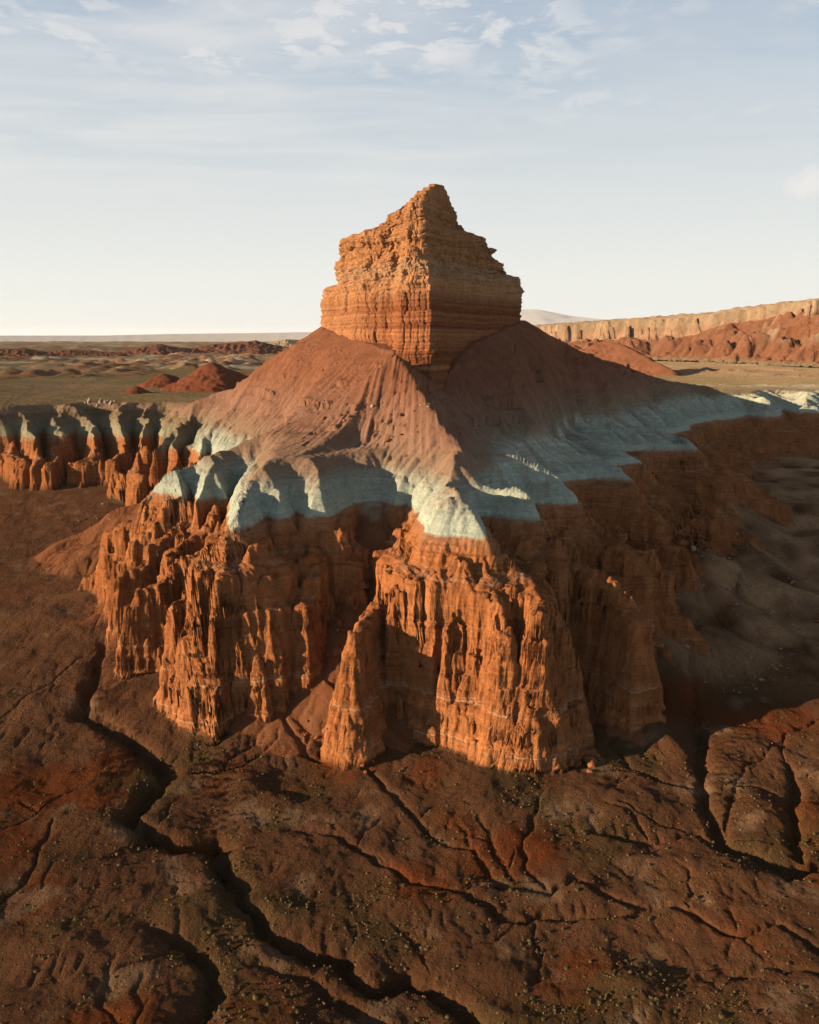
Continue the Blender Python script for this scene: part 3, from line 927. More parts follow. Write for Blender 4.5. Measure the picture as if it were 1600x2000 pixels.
def put(name, mask, mat, parent=None, label=None, kind=None):
    if mask.sum() < 50:
        return None
    o = build(name, V, FQ[mask], TONE, mat, NV, parent)
    tag(o, kind, label)
    return o


put('ground', (fc == 0) | ((fc == 4) & (fx > 60)), M_GROUND, None, None, 'structure')
bench_f = (fc == 2) & ((fD > 112))
put('plateau', bench_f, M_PLAIN, None, None, 'structure')
put('talus_slope', (fc == 2) & ~bench_f, M_TALUS, butte)
put('scree_chute', (fc == 4) & (fx <= 60), M_TALUS, butte)
put('pale_clay_band', (fc == 1) & ~side, M_PALE, butte)
put('pale_clay_band', (fc == 1) & farW, M_PALE, scarp)
put('pale_clay_band', (fc == 1) & farE, M_PALE, scarp)
LAB = {'west': 'jagged red fins stepping down to the left plain', 'shaded': 'big red fin with a dark shaded right flank', 'needle': 'small red fin beside the scree chute',
       'front': 'sunlit red buttress left of the front cliff', 'prow': 'tallest sunlit red cliff at the front', 'east': 'red fins lying in shade on the right'}
cl_ = fc == 3
for i, gname in enumerate(FIN_GROUPS):
    m = cl_ & (fw == i + 1)
    if gname in ('far_east', 'far_west'):
        put('red_cliff', m, M_CLIFF, scarp)
    elif gname == 'block':
        o = put('rock_fin', m, M_CLIFF, None, None, 'structure')
    else:
        put('cliff_fin', m, M_CLIFF, butte, LAB[gname])
put('cliff_wall', cl_ & (fw == 0) & ~side, M_CLIFF, butte)
put('red_cliff', cl_ & (fw == 0) & side, M_CLIFF, scarp)
print('land built', round(time.time() - T0, 1))

# ------------------------------------------------------------------ the tower on top: stacked outlines
KEYZ = [78, 95, 112, 120.5, 122.5, 124.6, 126, 130, 137, 138.8, 143, 147, 152, 154.6, 156]
KEY = [
    [(776, 318), (846, 311), (905, 345), (1022, 398), (1010, 425), (830, 425), (620, 405), (630, 387), (700, 348), (770, 336)],
    [(778, 318), (843, 312), (900, 345), (1019, 399), (1008, 425), (830, 425), (622, 405), (633, 387), (702, 348), (770, 336)],
    [(780, 319), (842, 312), (898, 346), (1017, 400), (1006, 425), (830, 424), (628, 404), (638, 386), (704, 348), (772, 337)],
    [(783, 319), (840, 313), (896, 346), (1018, 401), (1006, 424), (830, 423), (634, 403), (642, 385), (706, 348), (775, 337)],
    [(784, 319), (839, 314), (895, 347), (1014, 402), (1003, 422), (830, 422), (660, 400), (664, 382), (712, 349), (776, 337)],
    [(787, 320), (834, 315), (894, 348), (1012, 402), (1001, 421), (830, 420), (661, 400), (665, 382), (713, 350), (780, 337)],
    [(790, 320), (830, 317), (893, 349), (984, 394), (975, 413), (830, 418), (662, 399), (666, 381), (714, 350), (784, 338)],
    [(795, 321), (824, 319), (892, 349), (966, 385), (960, 405), (830, 415), (664, 398), (668, 380), (716, 350), (789, 338)],
    [(797, 323), (822, 321), (893, 351), (940, 375), (930, 395), (835, 405), (674, 396), (678, 378), (722, 351), (792, 338)],
    [(797, 324), (821, 322), (888, 352), (915, 367), (905, 385), (835, 400), (690, 392), (694, 376), (735, 352), (793, 338)],
    [(800, 327), (820, 325), (872, 352), (890, 360), (885, 372), (840, 380), (745, 374), (750, 366), (772, 352), (797, 338)],
    [(804, 331), (822, 329), (866, 351), (882, 358), (878, 366), (845, 370), (785, 360), (788, 354), (795, 344), (802, 338)],
    [(818, 340), (832, 338), (862, 349), (874, 354), (870, 358), (845, 360), (815, 352), (816, 350), (816, 346), (818, 343)],
    [(836, 345), (846, 344), (862, 348), (868, 351), (864, 354), (852, 355), (838, 352), (836, 350), (836, 347), (836, 346)],
    [(850, 349), (852, 349), (854, 350), (855, 351), (854, 351), (852, 352), (850, 351), (849, 350), (849, 350), (850, 349)],
]
KEY = np.array(KEY, float)
KX = (KEY[..., 0] - 800) * (KEY[..., 1] + 18.0) / 1765.0
KY = KEY[..., 1] + 18.0
KEYZ = [100 + (z - 100) * 1.054 for z in KEYZ]
lv = np.concatenate([np.arange(78, 120, 0.30), np.arange(120, 124, 0.14), np.arange(124, 136, 0.26), np.arange(136, 145, 0.12), np.arange(145, 159.1, 0.18)])
seg_n = [90, 110, 130, 24, 30, 30, 24, 110, 100, 44]           # samples from each corner to the next
par = np.concatenate([i + np.arange(n) / n for i, n in enumerate(seg_n)])


def at_level(z):
    kx = np.array([np.interp(z, KEYZ, KX[:, i]) for i in range(10)]).T
    ky = np.array([np.interp(z, KEYZ, KY[:, i]) for i in range(10)]).T
    return kx, ky


tb = np.concatenate([[124, 125.7, 127.7], 127.7 + np.cumsum(np.random.RandomState(31).uniform(0.9, 5.0, 8))])
tb = np.concatenate([tb[tb < 149], 149 + np.cumsum(np.random.RandomState(32).uniform(0.7, 2.2, 12))])


def terrace(z):
    i = np.clip(np.searchsorted(tb, z, side='right') - 1, 0, len(tb) - 2)
    f = np.clip((z - tb[i]) / (tb[i + 1] - tb[i]), 0, 1)
    g_ = tb[i] + (tb[i + 1] - tb[i]) * (0.88 * sstep(0.55, 1.0, f) + 0.12 * f)
    return np.where(z > 124, g_, z)


kx, ky = at_level(terrace(lv))
i0 = np.floor(par).astype(int) % 10
fr = par - np.floor(par)
i1 = (i0 + 1) % 10
TX = (kx[:, i0] * (1 - fr) + kx[:, i1] * fr).T        # (perimeter, level)
TY = (ky[:, i0] * (1 - fr) + ky[:, i1] * fr).T
TX = np.stack([np.convolve(np.pad(TX[:, j], 5, mode='wrap'), np.ones(11) / 11, 'valid') for j in range(len(lv))], 1)
TY = np.stack([np.convolve(np.pad(TY[:, j], 5, mode='wrap'), np.ones(11) / 11, 'valid') for j in range(len(lv))], 1)
TZ = np.repeat(lv[None, :], len(par), 0)
dxp = np.roll(TX, -1, 0) - np.roll(TX, 1, 0)
dyp = np.roll(TY, -1, 0) - np.roll(TY, 1, 0)
ln = np.hypot(dxp, dyp) + 1e-6
nx, ny = dyp / ln, -dxp / ln                          # outward (outline runs anticlockwise seen from above)
szx = np.clip(np.interp(lv, [138, 150, 156], [1, 0.6, 0.15]), 0, 1)[None, :]
up_ = sstep(112, 126, TZ)
q = TZ + pn(TX / 18, TY / 18, 201) * 0.7
rs_ = np.random.RandomState(21)
hard1 = np.interp(q, np.arange(70, 170, 2.3), rs_.randn(44))
hard2 = np.interp(q, np.arange(70, 170, 0.75), rs_.randn(134))
hard3 = np.interp(q, np.arange(70, 170, 0.33), rs_.randn(304))
fl1 = np.abs(pn(TX / 6.5, TY / 6.5 + TZ * 0.01, 211))
fl2 = np.abs(pn3(TX / 2.4, TY / 2.4, TZ / 14, 212))
fl3 = pn3(TX / 0.9, TY / 0.9, TZ / 6, 213)
bk = pn3(TX / 2.6, TY / 2.6, TZ / 1.5, 214)
bk2 = pn3(TX / 1.0, TY / 1.0, TZ / 0.7, 215)
cracks = sstep(0.10, 0.0, np.abs(pn3(TX / 4.5, TY / 4.5, TZ / 20, 216)))
dl = (hard1 * (0.20 + 0.30 * up_) + hard2 * (0.26 + 0.10 * up_) + hard3 * 0.16
      + fl1 * (0.35 + 1.5 * up_ + 0.9 * sstep(-4, -12, TX)) + fl2 * (0.2 + 0.7 * up_ + 0.3 * sstep(-4, -12, TX)) + fl3 * 0.2 + bk * (0.12 + 0.35 * up_) + bk2 * (0.10 + 0.20 * up_) - cracks * 0.45)
arc = np.concatenate([[0], np.cumsum(np.hypot(np.diff(TX[:, 100]), np.diff(TY[:, 100])))])[:, None] + 0 * TZ


def blocks(w_, h_, seed):
    zz_ = TZ + pn(TX / 9, TY / 9, seed) * 0.5
    k_ = np.floor(zz_ / h_).astype(np.int64)
    sh_ = (_hash(k_, k_ * 0, seed) & np.uint32(1023)).astype(float) / 1023.0
    c_ = np.floor(arc / w_ + sh_ + pn(TZ / 2.0, arc / 7, seed + 1) * 0.15).astype(np.int64)
    return (_hash(c_, k_, seed + 2) & np.uint32(1023)).astype(float) / 1023.0 - 0.5


dl = dl + (blocks(4.6, 3.4, 231) * 1.5 + blocks(1.9, 1.3, 235) * 0.8) * up_ + blocks(3.4, 6.5, 239) * 0.5 * (1 - up_) + blocks(1.3, 0.8, 241) * 0.28
dl = dl + pn(arc / 11, TZ / 10, 261) * 1.3 + pn(arc / 5, TZ / 4.5, 262) * 0.7 * (0.5 + up_)
rj = np.random.RandomState(91)
for _ in range(46):
    a0, w0, z0_, hz_ = rj.uniform(0, arc.max()), rj.uniform(0.25, 0.6), rj.uniform(88, 150), rj.uniform(4, 16)
    off = a0 + pn(TZ / 5.0, TZ * 0 + a0, 251) * 0.7
    dl = dl - rj.uniform(0.6, 1.8) * np.exp(-((arc - off) / w0) ** 2) * sstep(hz_, hz_ * 0.6, np.abs(TZ - z0_))
dl = dl * szx
TX2, TY2 = TX + nx * dl, TY + ny * dl
TZ2 = TZ + (pn3(TX2 / 1.6, TY2 / 1.6, TZ / 2, 217) * 0.5 + pn(TX2 / 4, TY2 / 4, 218) * 0.7) * sstep(121, 126, TZ) * szx
# colours of the beds
bA = np.interp(TZ + pn(TX2 / 30, TY2 / 30, 221) * 0.5, np.arange(70, 170, 0.8), rs_.rand(125))
bB = np.interp(TZ + pn(TX2 / 30, TY2 / 30, 221) * 0.5, np.arange(70, 170, 0.36), rs_.rand(278))
nn = fbm(TX2 + TZ * 0.15, TY2, 8, 4, 222)
lowc = lerp(R3(0.16, 0.055, 0.028), R3(0.44, 0.21, 0.11), np.clip(0.15 + 0.55 * bA + 0.45 * bB - 0.1, 0, 1))
midc = lerp(R3(0.42, 0.225, 0.12), R3(0.56, 0.335, 0.20), np.clip(0.5 + 0.6 * nn + 0.3 * (bB - 0.5), 0, 1))
hic = lerp(R3(0.36, 0.18, 0.085), R3(0.53, 0.30, 0.165), np.clip(0.5 + 0.8 * nn + 0.4 * (bA - 0.5), 0, 1))
wm_ = np.clip((TX2 + 38) / 40, 0, 1)                  # the prow shows the dark beds, the west wall is paler
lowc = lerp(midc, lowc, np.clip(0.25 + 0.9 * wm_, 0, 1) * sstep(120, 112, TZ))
tcol = lerp(lowc, hic, sstep(124, 131, TZ))
tcol = lerp(tcol, R3(0.42, 0.34, 0.25), np.exp(-((TZ - 126) / 2.6) ** 2) * 0.45)
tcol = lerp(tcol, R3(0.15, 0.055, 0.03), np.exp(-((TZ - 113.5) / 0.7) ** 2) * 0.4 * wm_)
TV = np.stack([TX2, TY2, TZ2], -1)
TN = np.cross(np.roll(TV, -1, 0) - np.roll(TV, 1, 0), np.gradient(TV, axis=1))
TN /= np.linalg.norm(TN, axis=-1, keepdims=True) + 1e-9
TV_, TN_, TC_ = TV.reshape(-1, 3), TN.reshape(-1, 3), np.clip(tcol, 0.02, 0.8).reshape(-1, 3)
TF = grid_faces(len(par), len(lv), True)
tz = TZ.reshape(-1)[TF[:, 0]]
tower = empty('summit_tower', ROOT)
tower.parent = butte
tower['label'] = 'banded cliff tower with a pinnacle, sunlit left wall and shaded right wall'
build('banded_wall', TV_, TF[tz < 121.8], TC_, M_TOWER, TN_, tower)
build('upper_cliff', TV_, TF[(tz >= 121.8) & (tz < 138.6)], TC_, M_TOWER, TN_, tower)
build('pinnacle', TV_, TF[tz >= 138.6], TC_, M_TOWER, TN_, tower)
print('tower', round(time.time() - T0, 1))

# ------------------------------------------------------------------ far country
def fan(u0, u1, nu, ys):
    uu = np.linspace(u0, u1, nu)
    Y = np.repeat(np.asarray(ys)[None, :], nu, 0)
    return uu[:, None] * Y, Y


ys = np.concatenate([np.linspace(740, 3000, 250), np.geomspace(3010, 40000, 50)])
PX, PY = fan(-1.0, 1.0, 360, ys)
PZ = 61.6 - np.clip((PY - 740) * 0.012, 0, 6) + fbm(PX, PY, 160, 3, 400) * np.clip((PY - 740) / 300, 0, 1) * 1.8
bad = sstep(0.02, 0.35, fbm(PX, PY * 0.5, 260, 3, 410) + 0.25 * np.exp(-((PY - 1500) / 350) ** 2)) * sstep(800, 1000, PY) * sstep(200, -150, PX)
PZ = PZ + bad * (np.abs(pn(PX / 38, PY / 38, 411)) * 12 + np.abs(pn(PX / 18, PY / 18, 412)) * 6)
def G3(*c):
    return C3(c[0] * 0.74, c[1] * 0.74, c[2] * 0.74)


PY2 = PY * 0.55
pg = lerp(G3(0.105, 0.092, 0.045), G3(0.165, 0.14, 0.08), np.clip(0.5 + 1.1 * fbm(PX, PY2, 90, 5, 420), 0, 1))
pg = lerp(pg, G3(0.19, 0.085, 0.048), np.clip(bad * (0.6 + 0.8 * fbm(PX, PY2, 40, 4, 425)), 0, 1))
pw = sstep(0.04, 0.22, fbm(PX, PY2, 110, 6, 430, 0.62)) * sstep(900, 1400, PY)
pg = lerp(pg, G3(0.36, 0.32, 0.24), pw * 0.85)
pr = sstep(0.02, 0.2, fbm(PX, PY2, 150, 6, 445, 0.62)) * sstep(760, 900, PY)
pg = lerp(pg, G3(0.17, 0.075, 0.045), pr * 0.8)
pg = lerp(pg, G3(0.27, 0.20, 0.14), sstep(0.1, 0.5, fbm(PX, PY2, 900, 4, 440)) * 0.6)
val = sstep(150, 400, PX)
pg = lerp(pg, lerp(G3(0.20, 0.16, 0.10), G3(0.27, 0.19, 0.12), np.clip(0.5 + 1.2 * fbm(PX, PY2, 50, 4, 446), 0, 1)), val * 0.8)
PZ = PZ + (pw * 2.0 + pr * 2.5) * np.abs(pn(PX / 24, PY / 24, 447)) * 1.6 + fbm(PX, PY, 30, 3, 448) * 1.0 * sstep(760, 900, PY)
n_ = grid_normals(PX, PY, PZ)
o = build('plain', np.stack([PX, PY, PZ], -1).reshape(-1, 3), grid_faces(*PX.shape), np.clip(pg, 0.02, 0.8).reshape(-1, 3), M_PLAIN, n_.reshape(-1, 3))
tag(o, 'structure')

def M3(*c):
    return C3(c[0] * 0.35, c[1] * 0.36, c[2] * 0.38)


# mesa across the valley on the right
MESA = [(at_y(940, 700, 2900)[0], 2900), (at_y(1030, 700, 2250)[0], 2250)] + [(at_y(p, 660, d)[0], d) for p, d in ((1090, 2050), (1150, 2000), (1180, 1930), (1240, 1900), (1290, 1850), (1340, 1800), (1385, 1760), (1420, 1740), (1455, 1720), (1500, 1690), (1540, 1640), (1600, 1560), (1680, 1480), (1780, 1380), (1950, 1250))]
mu = np.linspace(0.08, 0.74, 520)


def mesa_s(X, Y):
    wx_ = X + fbm(X, Y, 90, 4, 500) * 34
    wy_ = Y + fbm(X, Y, 90, 4, 505) * 34
    md, mt = poly_dist(wx_, wy_, MESA)
    mi = in_poly(wx_, wy_, MESA + [(4000, 1200), (4000, 4000), (300, 4000)])
    return np.where(mi, md, -md)


yy0 = np.arange(1150, 2900, 6.0)
y_cl = np.repeat(yy0[None, :], len(mu), 0)
sm_ = mesa_s(mu[:, None] * y_cl, y_cl) > 0
y_cl = np.where(sm_.any(1), yy0[sm_.argmax(1)], 2880.0)
y_cl = np.convolve(np.pad(y_cl, 4, mode='edge'), np.ones(9) / 9, 'valid')
offs = np.concatenate([np.linspace(-620, -130, 70), np.linspace(-125, -48, 40), np.arange(-46, 30, 0.8), np.geomspace(31, 700, 22)])
MY = np.maximum(y_cl[:, None] + offs[None, :], 900 + np.arange(len(offs))[None, :] * 0.5)
MX = mu[:, None] * MY
wx_ = MX + fbm(MX, MY, 90, 4, 500) * 34
wy_ = MY + fbm(MX, MY, 90, 4, 505) * 34
md, mt = poly_dist(wx_, wy_, MESA)
mi = in_poly(wx_, wy_, MESA + [(4000, 1200), (4000, 4000), (300, 4000)])
ms = np.where(mi, md, -md)
top = np.interp(MX / MY, [0.13, 0.22, 0.33, 0.37, 0.40, 0.46, 0.6], [124, 132, 142, 152, 158, 164, 170]) + fbm(MX, MY, 70, 4, 510) * 5 + np.abs(pn(MX / 22, MY / 22, 509)) * 5
flt = np.abs(pn(MX / 26, MY / 26, 511)) * 14 + np.abs(pn(MX / 11, MY / 11, 512)) * 5
mso = np.maximum(-ms - flt * sstep(0, 12, -ms), 0)
crag = sstep(0.33, 0.36, MX / MY)
ch = np.interp(MX / MY, [0.1, 0.3, 0.35, 0.6], [36, 36, 20, 26])
pyr = np.abs(pn(MX / 70, MY / 70, 515))
tl = 0.55 + 0.0 * MX
mz = np.where(ms > 0, top + np.minimum(ms, 60) * 0.10, np.where(mso * 7 < ch, top - mso * 7, top - ch - (mso - ch / 7) * tl))
mz = mz + np.where(ms < 0, (pyr - 0.25) * 44 * sstep(8, 40, -ms) * sstep(60, 85, mz) + (np.abs(pn(MX / 24, MY / 24, 516)) - 0.3) * 12 * sstep(6, 20, -ms), 0)
mz = np.maximum(mz, 58 - 0.004 * (MY - 1150))
b_ = bands(mz, MX, MY, 3.0, 33)
rockc = lerp(M3(0.40, 0.22, 0.13), M3(0.60, 0.42, 0.28), np.clip(0.3 + 0.6 * b_, 0, 1))
talc = lerp(M3(0.27, 0.115, 0.06), M3(0.34, 0.17, 0.10), np.clip(0.5 + fbm(MX, MY, 60, 3, 520), 0, 1))
talc = lerp(talc, M3(0.45, 0.34, 0.23), sstep(0.0, 0.4, fbm(MX, MY, 40, 4, 525)) * sstep(0.30, 0.37, MX / MY) * sstep(85, 110, mz) * 0.8)
mcol = lerp(talc, rockc, sstep(-(ch / 7 + 5), -(ch / 7 + 1), -mso))
mcol = np.where((ms > -3)[..., None], lerp(M3(0.52, 0.40, 0.27), M3(0.45, 0.32, 0.2), np.clip(0.5 + fbm(MX, MY, 30, 3, 530), 0, 1)), mcol)
mcol = lerp(mcol, M3(0.27, 0.21, 0.13), sstep(66, 60, mz))
n_ = grid_normals(MX, MY, mz)
keep = (mz > 59.5)
mf = grid_faces(*MX.shape)
mf = mf[keep.reshape(-1)[mf].any(1)]
mesa = build('mesa', np.stack([MX, MY, mz], -1).reshape(-1, 3), mf, np.clip(mcol, 0.02, 0.8).reshape(-1, 3), M_FAR, n_.reshape(-1, 3))
tag(mesa, 'structure', 'long sunlit mesa wall across the valley on the right')


def ridge_hill(name, crest, slope, nx_, ny_, seed, c0, c1, label, floor=None, rough_=1.0, kind='structure'):
    xs = [p[0] for p in crest]
    ys_ = [p[1] for p in crest]
    hmax = max(p[2] for p in crest) - 52
    r = hmax / slope * 1.25
    X, Y = np.meshgrid(np.linspace(min(xs) - r, max(xs) + r, nx_), np.linspace(min(ys_) - r, max(ys_) + r, ny_), indexing='ij')
    sc_ = hmax
    wx, wy = X + fbm(X, Y, sc_ * 0.9, 3, seed) * sc_ * 0.18, Y + fbm(X, Y, sc_ * 0.9, 3, seed + 5) * sc_ * 0.18
    if len(crest) > 1:
        d, t = poly_dist(wx, wy, crest)
        zr = np.interp(t, np.arange(len(crest)), [p[2] for p in crest])
    else:
        d = np.hypot(wx - xs[0], wy - ys_[0])
        zr = crest[0][2]
    rr = np.abs(pn(X / (sc_ * 0.45), Y / (sc_ * 0.45), seed + 9))
    rr2 = np.abs(pn(X / (sc_ * 0.16), Y / (sc_ * 0.16), seed + 10))
    d2 = np.sqrt(d * d + (sc_ * 0.05) ** 2)
    Z = zr - slope * d2 * (1.0 - 0.12 * np.minimum(1, d / r)) + (rr * (0.16 if rough_ > 1 else 0.05) + rr2 * 0.05) * sc_ * np.minimum(1, d / (sc_ * 0.5)) * rough_
    Z = Z + pn(X / (sc_ * .05), Y / (sc_ * .05), seed + 12) * sc_ * 0.006
    keep = Z > 52
    f = grid_faces(*X.shape)
    f = f[keep.reshape(-1)[f].all(1)]
    cc = lerp(C3(*c0), C3(*c1), np.clip(0.5 + 0.6 * fbm(X, Y, sc_ * 0.5, 3, seed + 20) + 0.3 * (bands(Z, X, Y, 1.5, seed + 30) - 0.5), 0, 1))
    n = grid_normals(X, Y, Z)
    o = build(name, np.stack([X, Y, Z], -1).reshape(-1, 3), f, cc.reshape(-1, 3), M_TALUS if hmax < 60 else M_FAR, n.reshape(-1, 3))
    tag(o, kind, label)
    return o


RC0, RC1 = (0.095, 0.033, 0.018), (0.125, 0.049, 0.027)
ridge_hill('mound', [at_y(410, 704, 650), at_y(440, 712, 660), at_y(500, 735, 675)], 0.70, 150, 130, 601, RC0, RC1, 'largest dark red cone mound on the plateau left of the butte')
ridge_hill('mound', [at_y(320, 728, 690), at_y(335, 732, 694)], 0.58, 110, 100, 602, RC0, RC1, 'red mound behind the others with a pale foot')
ridge_hill('mound', [at_y(266, 752, 600)], 0.6, 90, 90, 603, RC0, RC1, 'small dark red mound nearest the left rim of the plateau')
ridge_hill('mound', [at_y(345, 745, 640)], 0.58, 80, 80, 604, RC0, RC1, 'low red mound at the foot of the largest mound')
ridge_hill('hill', [at_y(1180, 664, 1150), at_y(1215, 672, 1120), at_y(1250, 690, 1080), at_y(1318, 724, 1010)], 0.55, 200, 200, 605, (0.10, 0.043, 0.024), (0.135, 0.064, 0.038), 'dark red ridge running down into the valley before the mesa')
ridge_hill('hill', [at_y(1110, 668, 1350), at_y(1150, 690, 1250), at_y(1190, 704, 1180)], 0.55, 160, 160, 606, (0.115, 0.05, 0.028), (0.15, 0.072, 0.042), 'red ridge with sunlit left flank behind the butte skirt')
HC0, HC1 = (0.07, 0.033, 0.022), (0.11, 0.052, 0.033)
ridge_hill('hill', [at_y(-60, 690, 2000), at_y(0, 681, 2000), at_y(50, 679, 2010), at_y(90, 687, 2020)], 0.42, 150, 80, 611, HC0, HC1, 'long dark red hill on the plain at the far left edge', rough_=1.4)
ridge_hill('hill', [at_y(120, 684, 2150), at_y(140, 683, 2150), at_y(200, 686, 2170), at_y(230, 688, 2170)], 0.42, 150, 80, 612, HC0, HC1, 'low broken red hill on the plain, second from left', rough_=1.4)
ridge_hill('hill', [at_y(255, 683, 2300), at_y(312, 671, 2320), at_y(335, 676, 2330), at_y(375, 680, 2350)], 0.45, 170, 90, 613, HC0, HC1, 'peaked red hill in the middle of the far plain', rough_=1.4)
ridge_hill('hill', [at_y(380, 678, 2500), at_y(430, 670, 2520), at_y(470, 668, 2520), at_y(498, 664, 2530), at_y(530, 672, 2540), at_y(580, 680, 2540)], 0.45, 200, 90, 614, HC0, HC1, 'long peaked red hill nearest the butte on the far plain', rough_=1.4)
ridge_hill('hill', [at_y(525, 668, 5200), at_y(560, 662, 5200), at_y(600, 664, 5300), at_y(650, 662, 5300)], 0.6, 150, 60, 615, (0.18, 0.135, 0.095), (0.23, 0.175, 0.12), 'pale distant cliffs beside the butte skirt', rough_=1.4)
ridge_hill('mountain', [at_y(940, 612, 11000), at_y(1000, 602, 11000), at_y(1040, 603, 11000), at_y(1120, 616, 11000), at_y(1200, 626, 11000), at_y(1300, 638, 11000)], 0.16, 160, 60, 616, (0.27, 0.29, 0.32), (0.28, 0.30, 0.33), 'faint blue mountain on the horizon right of the butte', rough_=0.08)  # distance haze painted into the pale blue-grey base colour
ridge_hill('mountain', [at_y(-200, 652, 11000), at_y(0, 655, 11000), at_y(200, 655, 11000), at_y(330, 652, 11000), at_y(500, 650, 11000), at_y(620, 648, 11000)], 0.35, 160, 60, 617, (0.25, 0.26, 0.27), (0.29, 0.30, 0.31), 'faint low mountain line on the horizon at the left')  # pale grey base colour likewise carries the haze of distance
print('far', round(time.time() - T0, 1))

# ------------------------------------------------------------------ loose rocks and shrubs
def land_z(x, y):
    x, y = np.atleast_1d(np.asarray(x, float)), np.atleast_1d(np.asarray(y, float))
    t = terrain(x, y)
    return t[0] + sample(DZ, x, y), t[1]


def on_land(px, py, lo=150.0, hi=900.0):
    """where the line of sight (px, py) first meets the land"""
    v = 1000 - py
    dx, dy, dz = px - 800, F * ct + v * st, -F * st + v * ct
    yy = np.linspace(lo, hi, 1500)
    xx, zz_ = dx * yy / dy, CAMH + dz * yy / dy
    lz, lc = land_z(xx, yy)
    hit = np.nonzero(lz >= zz_)[0]
    if not len(hit):
        return None
    i = hit[0]
    return xx[i], yy[i], lz[i], lc[i]


def plain_mat(name, c0, c1, scale, bump=0.4):
    m = bpy.data.materials.new(name)
    m.use_nodes = True
    t = m.node_tree
    t.nodes.clear()
    k = NT(t)
    geo = k.n('ShaderNodeNewGeometry')
    oi = k.n('ShaderNodeObjectInfo')
    a_ = k.noise(geo.outputs['Position'], scale, 5, 0.65)
    f = k.math('ADD', k.math('MULTIPLY', a_, 0.8), k.math('MULTIPLY', k.math('SUBTRACT', oi.outputs['Random'], 0.4), 0.5), True)
    col = k.mix('MIX', f, c0, c1)
    bs = k.n('ShaderNodeBsdfDiffuse')
    bp = k.n('ShaderNodeBump')
    bp.inputs['Strength'].default_value = bump
    bp.inputs['Distance'].default_value = 0.2
    k.l(a_, bp.inputs['Height'])
    k.l(bp.outputs[0], bs.inputs['Normal'])
    k.l(col, bs.inputs['Color'])
    o = k.n('ShaderNodeOutputMaterial')
    k.l(bs.outputs[0], o.inputs[0])
    return m


M_ROCK = plain_mat('red_boulder', (0.09, 0.034, 0.016), (0.19, 0.085, 0.04), 2.5)
M_STONE = plain_mat('grey_stone', (0.11, 0.085, 0.06), (0.22, 0.185, 0.14), 2.5)
M_KNOB = plain_mat('pale_knob', (0.12, 0.105, 0.08), (0.20, 0.175, 0.14), 0.6)
M_LEAF = plain_mat('shrub_leaf', (0.034, 0.030, 0.015), (0.072, 0.059, 0.029), 3.0, 0.0)


def rock_mesh(name, seed, mat, tall=0.8, sub=2):
    """an angular block: a sphere cut by random planes"""
    b = bmesh.new()
    bmesh.ops.create_icosphere(b, subdivisions=sub, radius=1.0)
    r_ = random.Random(seed)
    cuts = []
    for _ in range(9):
        n_v = Vector((r_.gauss(0, 1), r_.gauss(0, 1), r_.gauss(0, 0.8))).normalized()
        cuts.append((n_v, r_.uniform(0.52, 0.85)))
    sx, sy = r_.uniform(0.75, 1.25), r_.uniform(0.75, 1.25)
    for v in b.verts:
        for n_v, dd_ in cuts:
            over = v.co.dot(n_v) - dd_
            if over > 0:
                v.co -= n_v * over
        v.co *= 1 + r_.uniform(-0.03, 0.03)
        v.co.x *= sx
        v.co.y *= sy
        v.co.z *= tall
    m_ = bpy.data.meshes.new(name)
    b.to_mesh(m_)
    b.free()
    m_.materials.append(mat)
    return m_


import bmesh
ROCKS = [rock_mesh('boulder', 40 + i, M_ROCK) for i in range(7)]
STONES = [rock_mesh('stone', 60 + i, M_STONE, 0.7, 1) for i in range(6)]
KNOBS = [rock_mesh('rock_knob', 80 + i, M_KNOB, 1.5) for i in range(5)]


def scatter(name, meshes, spots, small, big, cat, group, smin_, smax_):
    """single rocks; the largest of a heap is named apart from the rest"""
    made = []
    for px_, py_ in spots:
        h = on_land(px_, py_)
        if h is None:
            continue
        o = bpy.data.objects.new(name, rnd.choice(meshes))
        k_ = smin_ + (smax_ - smin_) * rnd.random() ** 2.2
        o.scale = (k_ * rnd.uniform(0.8, 1.2), k_ * rnd.uniform(0.8, 1.2), k_ * rnd.uniform(0.8, 1.2))
        o.rotation_euler = (rnd.uniform(-0.3, 0.3), rnd.uniform(-0.3, 0.3), rnd.uniform(0, 6.28))
        o.location = (h[0], h[1], h[2] + 0.22 * k_)
        COL.objects.link(o)
        made.append((k_, o))
    made.sort(key=lambda t: -t[0])
    for i, (k_, o) in enumerate(made):
        if i == 0:
            o.scale = [c_ * 1.35 for c_ in o.scale]
        tag(o, None, big if i == 0 else small, cat, group)


def cloud_of(n_, cx, cy, sx, sy):
    return [(rnd.gauss(cx, sx), rnd.gauss(cy, sy)) for _ in range(n_)]


def along(n_, pts, spread):
    out_ = []
    for _ in range(n_):
        i = rnd.randrange(len(pts) - 1)
        f_ = rnd.random()
        out_.append((pts[i][0] + (pts[i + 1][0] - pts[i][0]) * f_ + rnd.gauss(0, spread), pts[i][1] + (pts[i + 1][1] - pts[i][1]) * f_ + rnd.gauss(0, spread)))
    return out_


